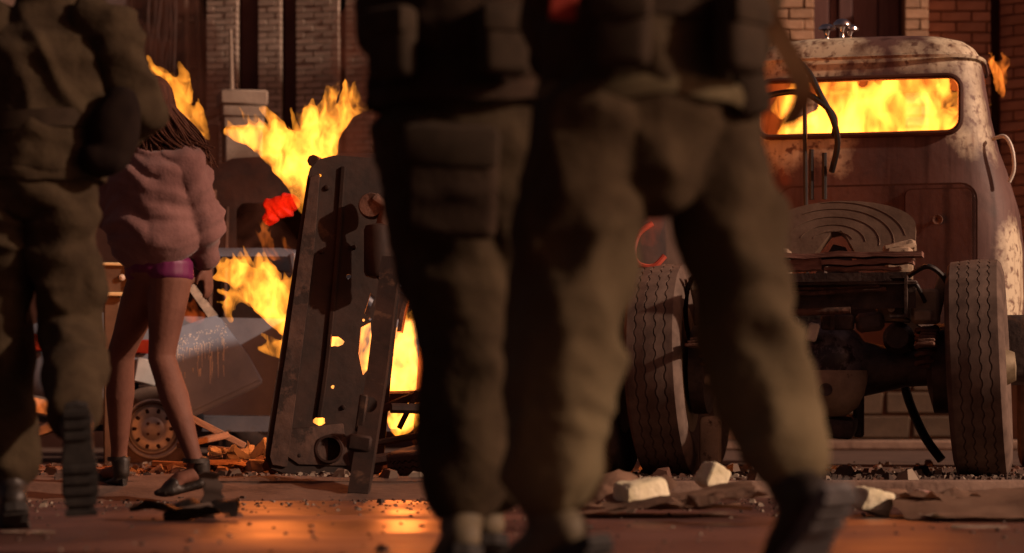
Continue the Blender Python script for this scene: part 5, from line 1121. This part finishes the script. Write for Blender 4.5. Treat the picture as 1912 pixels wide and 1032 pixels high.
# ------------------------------------------------------------------ fire
def drop_islands(o, least):
    bm = bmesh.new(); bm.from_mesh(o.data); seen = set(); kill = []
    for v0 in bm.verts:
        if v0 in seen: continue
        st = [v0]; comp = []; seen.add(v0)
        while st:
            v = st.pop(); comp.append(v)
            for e in v.link_edges:
                w_ = e.other_vert(v)
                if w_ not in seen: seen.add(w_); st.append(w_)
        if len(comp) < least: kill += comp
    bmesh.ops.delete(bm, geom=kill, context='VERTS'); bm.to_mesh(o.data); bm.free()
def flame(name, label, strands, strength, seed, voxel=.010, jag=.5, n_side=6, col=(1, .31, .028), scale=13.0, lo=.40, hi=.70, light=None, step=.6, stretch=(1, 1, .6), wisps=0):
    """strands: [[(px, py, Y, r_px), ...]]; each is a tapering tongue with ragged side tongues, or a bundle of thin wisps"""
    r5 = random.Random(seed); base = W(*strands[0][0][:3]); bm = bmesh.new()
    for st in strands:
        P = [(W(a, b, Y) - base, r * Y / FPX) for a, b, Y, r in st]
        pts = curve_pts([p for p, _ in P], 6); k = len(pts)
        rad = []
        for i in range(k):
            t = i / 6; j = min(int(t), len(P) - 2); f = t - j; rad.append(max(P[j][1] * (1 - f) + P[j + 1][1] * f, voxel * .7))
        if not wisps: tube(bm, pts, rad, 10)
        for s in range(wisps):
            a0, a1 = sorted((r5.randrange(0, k), r5.randrange(0, k)))
            if a1 - a0 < 5: a1 = min(a0 + 6, k - 1); a0 = max(a1 - 7, 0)
            o1 = Vector((r5.uniform(-1, 1), r5.uniform(-1, 1), r5.uniform(-1, 1))) * .75; o2 = Vector((r5.uniform(-1, 1), r5.uniform(-1, 1), r5.uniform(-.6, 1.2)))
            q = [pts[i] + o1.lerp(o2, (i - a0) / (a1 - a0)) * rad[i] for i in range(a0, a1 + 1)]; m_ = len(q) - 1
            tube(bm, q, [max(rad[a0 + i] * .42 * math.sin(math.pi * min(.12 + .9 * i / m_, .99)), voxel * .65) for i in range(m_ + 1)], 8)
        for s in range(int(n_side * len(P))):
            sm_ = 1.0 if s % 2 else .5
            i = r5.randrange(1, k - 2); d = (pts[min(i + 2, k - 1)] - pts[i]).normalized(); rr = rad[i]
            off = Vector((r5.uniform(-1, 1), r5.uniform(-.7, .7), r5.uniform(-.5, 1))) * rr * .75; ln = rr * r5.uniform(1.0, 2.6) * (.75 if sm_ < 1 else 1)
            dd = (d * .7 + Vector((0, 0, .6)) + off.normalized() * .45).normalized(); p = pts[i] + off
            tube(bm, curve_pts([p, p + dd * ln * .5 + Vector((r5.uniform(-.2, .2), 0, 0)) * rr, p + dd * ln], 4), [max(rr * sm_ * (.3 if wisps else .5) * (1 - q / 8.5) ** .8, voxel * .6) for q in range(9)], 8)
    def d(co, n): return co + n * max(jag * .03 * (mnoise.noise(co * 9 + Vector((seed, 0, 0))) + .6 * mnoise.noise(co * 22 + Vector((0, seed, 0))) + .5 * mnoise.noise(co * 48 + Vector((0, 0, seed)))), -voxel * .25)
    o = remesh(name, bm, voxel, fire_mat('flame ' + label[:20], strength, col, scale, lo, hi, stretch, step), None, 2, d)
    md = o.modifiers.new('r', 'REMESH'); md.mode = 'VOXEL'; md.voxel_size = voxel * .9; mt = o.data.materials[0]; bake(o)
    if not o.data.materials: o.data.materials.append(mt)
    drop_islands(o, 220)
    o.location = base; tag(o, label, 'fire')
    if light:
        (lp, e, rad_) = light; ld = bpy.data.lights.new('fire_light', 'POINT'); ld.energy = e; ld.color = (1, .20, .035); ld.shadow_soft_size = rad_
        lo_ = bpy.data.objects.new('fire_light', ld); COL.objects.link(lo_); lo_.parent = o; lo_.location = W(*lp) - base
    return o
F = flame('flame', 'large yellow flame leaping from the top of the tipped car', [
    [(566, 400, 12.1, 6), (562, 350, 12.1, 26), (555, 310, 12.1, 50), (545, 285, 12.1, 46), (500, 262, 12.1, 26), (450, 248, 12.1, 18), (416, 244, 12.1, 5)],
    [(570, 330, 12.1, 40), (590, 280, 12.1, 44), (605, 245, 12.1, 36), (640, 212, 12.1, 20), (660, 185, 12.1, 16), (664, 160, 12.1, 4)],
    [(600, 260, 12.1, 25), (580, 220, 12.1, 18), (585, 195, 12.1, 4)], [(645, 215, 12.1, 12), (680, 200, 12.1, 10), (706, 198, 12.1, 3)]], 60, 3, voxel=.008, light=((560, 300, 12.1), 85, .25))
flame('flame', 'yellow flame streaming left from behind the middle of the tipped car', [
    [(560, 610, 12.0, 30), (530, 580, 12.0, 40), (490, 545, 12.0, 38), (450, 520, 12.0, 28), (425, 512, 12.0, 18), (400, 520, 12.0, 5)], [(470, 520, 12.0, 22), (440, 500, 12.0, 14), (428, 488, 12.0, 4)], [(440, 550, 12.0, 16), (425, 575, 12.0, 10), (432, 605, 12.0, 3)],
    [(545, 650, 12.0, 26), (515, 655, 12.0, 14), (480, 650, 12.0, 4)]], 56, 8, voxel=.008, light=((500, 570, 12.0), 12, .2))
flame('flame', 'white-hot fire burning inside the arch of the tipped car', [
    [(750, 800, 12.1, 24), (745, 720, 12.1, 40), (748, 660, 12.1, 34), (752, 620, 12.1, 18), (750, 598, 12.1, 4)], [(700, 720, 12.1, 22), (690, 660, 12.1, 22), (688, 600, 12.1, 12)], [(790, 760, 12.1, 20), (785, 710, 12.1, 20), (800, 690, 12.1, 5)], [(735, 810, 11.9, 16), (770, 780, 11.9, 20), (800, 770, 11.9, 14)]], 95, 13, light=((750, 690, 11.95), 75, .15))
flame('flame', 'small fire glowing through the holes in the scorched floor pan', [[(590, 800, 12.0, 24), (600, 760, 12.0, 28), (615, 690, 12.0, 26), (628, 640, 12.0, 30), (635, 600, 12.0, 5)]], 90, 15)
flame('flame', 'translucent orange flame blowing beside the dark-haired head', [
    [(400, 268, 10.4, 4), (378, 245, 10.4, 14), (352, 215, 10.4, 24), (335, 180, 10.4, 26), (312, 150, 10.4, 18), (285, 136, 10.4, 11), (258, 130, 10.4, 5)], [(340, 175, 10.4, 14), (343, 145, 10.4, 11), (333, 115, 10.4, 3)], [(360, 250, 10.4, 12), (330, 215, 10.4, 16), (310, 195, 10.4, 5)], [(375, 127, 10.4, 6), (366, 128, 10.4, 3)]], 42, 21, lo=.32, hi=.62, scale=14, wisps=14, voxel=.007, jag=.3, light=((340, 180, 10.4), 14, .1))
flame('flame', 'faint dark orange flame low against the pink jacket back', [[(345, 400, 10.2, 6), (340, 350, 10.2, 20), (335, 300, 10.2, 18), (350, 260, 10.2, 5)]], 5.0, 23, col=(1, .2, .03), scale=14, wisps=10, voxel=.007, jag=.3)
flame('flame', 'small orange flame curling under the red rag', [[(530, 495, 12.6, 5), (505, 470, 12.6, 18), (492, 440, 12.6, 14), (487, 405, 12.6, 4)], [(550, 480, 12.6, 5), (535, 460, 12.6, 8), (525, 440, 12.6, 3)]], 18, 27, col=(1, .2, .025), scale=14, wisps=8, voxel=.007, jag=.25)
flame('flame', 'dull red flame inside the open sedan window', [[(375, 600, 14.9, 14), (355, 585, 14.9, 16), (345, 562, 14.9, 5)]], 9, 29, col=(1, .14, .02))
flame('flame', 'roaring yellow fire filling the rusty truck cab', [
    [(1455, 262, 13.75, 22), (1520, 255, 13.75, 50), (1600, 250, 13.75, 56), (1680, 250, 13.75, 58), (1760, 246, 13.75, 52), (1810, 236, 13.75, 24)], [(1450, 215, 13.6, 16), (1480, 185, 13.6, 22), (1500, 160, 13.6, 10)], [(1530, 200, 13.75, 34), (1640, 195, 13.75, 36), (1720, 190, 13.75, 40), (1770, 195, 13.75, 26)], [(1545, 180, 13.75, 30), (1560, 150, 13.75, 22), (1560, 125, 13.75, 8)], [(1745, 185, 13.75, 30), (1755, 150, 13.75, 20), (1760, 125, 13.75, 8)], [(1560, 200, 13.75, 36), (1580, 160, 13.75, 24), (1575, 130, 13.75, 6)], [(1690, 205, 13.75, 40), (1700, 165, 13.75, 30), (1710, 130, 13.75, 8)], [(1730, 205, 13.75, 36), (1735, 165, 13.75, 26), (1740, 130, 13.75, 8)], [(1790, 225, 13.75, 20), (1798, 190, 13.75, 10)]], 44, 31, voxel=.014, jag=.7, lo=.40, hi=.66, scale=8, light=((1640, 215, 13.5), 70, .2))
flame('flame', 'orange flame licking out of the truck cab side at right', [[(1868, 182, 14.0, 6), (1868, 150, 14.0, 16), (1856, 120, 14.0, 14), (1848, 100, 14.0, 4)], [(1872, 150, 14.0, 8), (1880, 120, 14.0, 7), (1868, 98, 14.0, 2)]], 60, 37, col=(1, .22, .025), scale=14, wisps=9, voxel=.007, jag=.25)
flame('flame', 'low red flame behind the striding person near truck side', [[(1210, 460, 12.2, 14), (1215, 400, 12.2, 34), (1225, 330, 12.2, 30), (1240, 260, 12.2, 6)], [(1470, 345, 12.2, 10), (1462, 325, 12.2, 14), (1450, 305, 12.2, 4)]], 1.6, 41, col=(1, .08, .010), light=((1215, 400, 12.0), 3, .15))
# scarlet rag hanging off the van side, lit by the fire
bm = bmesh.new(); ell(bm, (0, 0, 0), (.075, .03, .05)); ell(bm, (-.045, 0, -.045), (.035, .025, .05)); ell(bm, (.05, .0, .02), (.05, .025, .04))
o = remesh('scarlet_rag', bm, .006, RAGM, None, 2, cloth(.030, 14.0, f=(11, 11, 11), fine=.8)); o.location = W(522, 386, 12.9); tag(o, 'bright red rag hanging just below the large flame', 'rag')


# ------------------------------------------------------------------ dark smoke rolling off the fires
def smoke(label, strands, dens, seed):
    base = W(*strands[0][0][:3]); bm = bmesh.new()
    for st in strands:
        P = [(W(a, b, Y) - base, r * Y / FPX) for a, b, Y, r in st]; pts = curve_pts([p for p, _ in P], 6); rad = []
        for i in range(len(pts)):
            t = i / 6; j = min(int(t), len(P) - 2); f = t - j; rad.append(P[j][1] * (1 - f) + P[j + 1][1] * f)
        tube(bm, pts, rad, 14)
    m = bpy.data.materials.new('brown smoke'); m.use_nodes = True; n = m.node_tree; N = n.nodes; L = n.links; N.clear()
    o_ = N.new('ShaderNodeOutputMaterial'); v = N.new('ShaderNodeVolumePrincipled'); v.inputs['Color'].default_value = (.30, .16, .12, 1); v.inputs['Anisotropy'].default_value = .3
    tc = N.new('ShaderNodeTexCoord'); nn = N.new('ShaderNodeTexNoise'); nn.inputs['Scale'].default_value = 4.5; nn.inputs['Detail'].default_value = 5; nn.inputs['Distortion'].default_value = 1.0; L.new(tc.outputs['Object'], nn.inputs['Vector'])
    mr = N.new('ShaderNodeMapRange'); mr.inputs['From Min'].default_value = .45; mr.inputs['From Max'].default_value = .72; mr.inputs['To Max'].default_value = dens; L.new(nn.outputs['Fac'], mr.inputs[0]); L.new(mr.outputs[0], v.inputs['Density']); L.new(v.outputs[0], o_.inputs['Volume'])
    m.cycles.volume_step_rate = 2.0
    o = remesh('smoke', bm, .05, m, None, 4, lambda co, nn_: co + nn_ * .10 * mnoise.noise(co * 3 + Vector((seed, 0, 0)))); o.location = base; tag(o, label, 'smoke')
smoke('dark brown smoke rolling right off the large flame above the tipped car', [[(600, 330, 12.9, 40), (650, 250, 13.0, 75), (720, 150, 13.2, 110), (800, 20, 13.4, 150), (880, -160, 13.6, 190)]], 6.0, 2)
smoke('reddish brown smoke drifting left between the pink jacket and large flame', [[(520, 480, 13.2, 50), (460, 400, 13.4, 75), (410, 300, 13.6, 85), (350, 180, 13.8, 100), (270, 40, 14.0, 130), (200, -150, 14.2, 160)]], 4.0, 7)
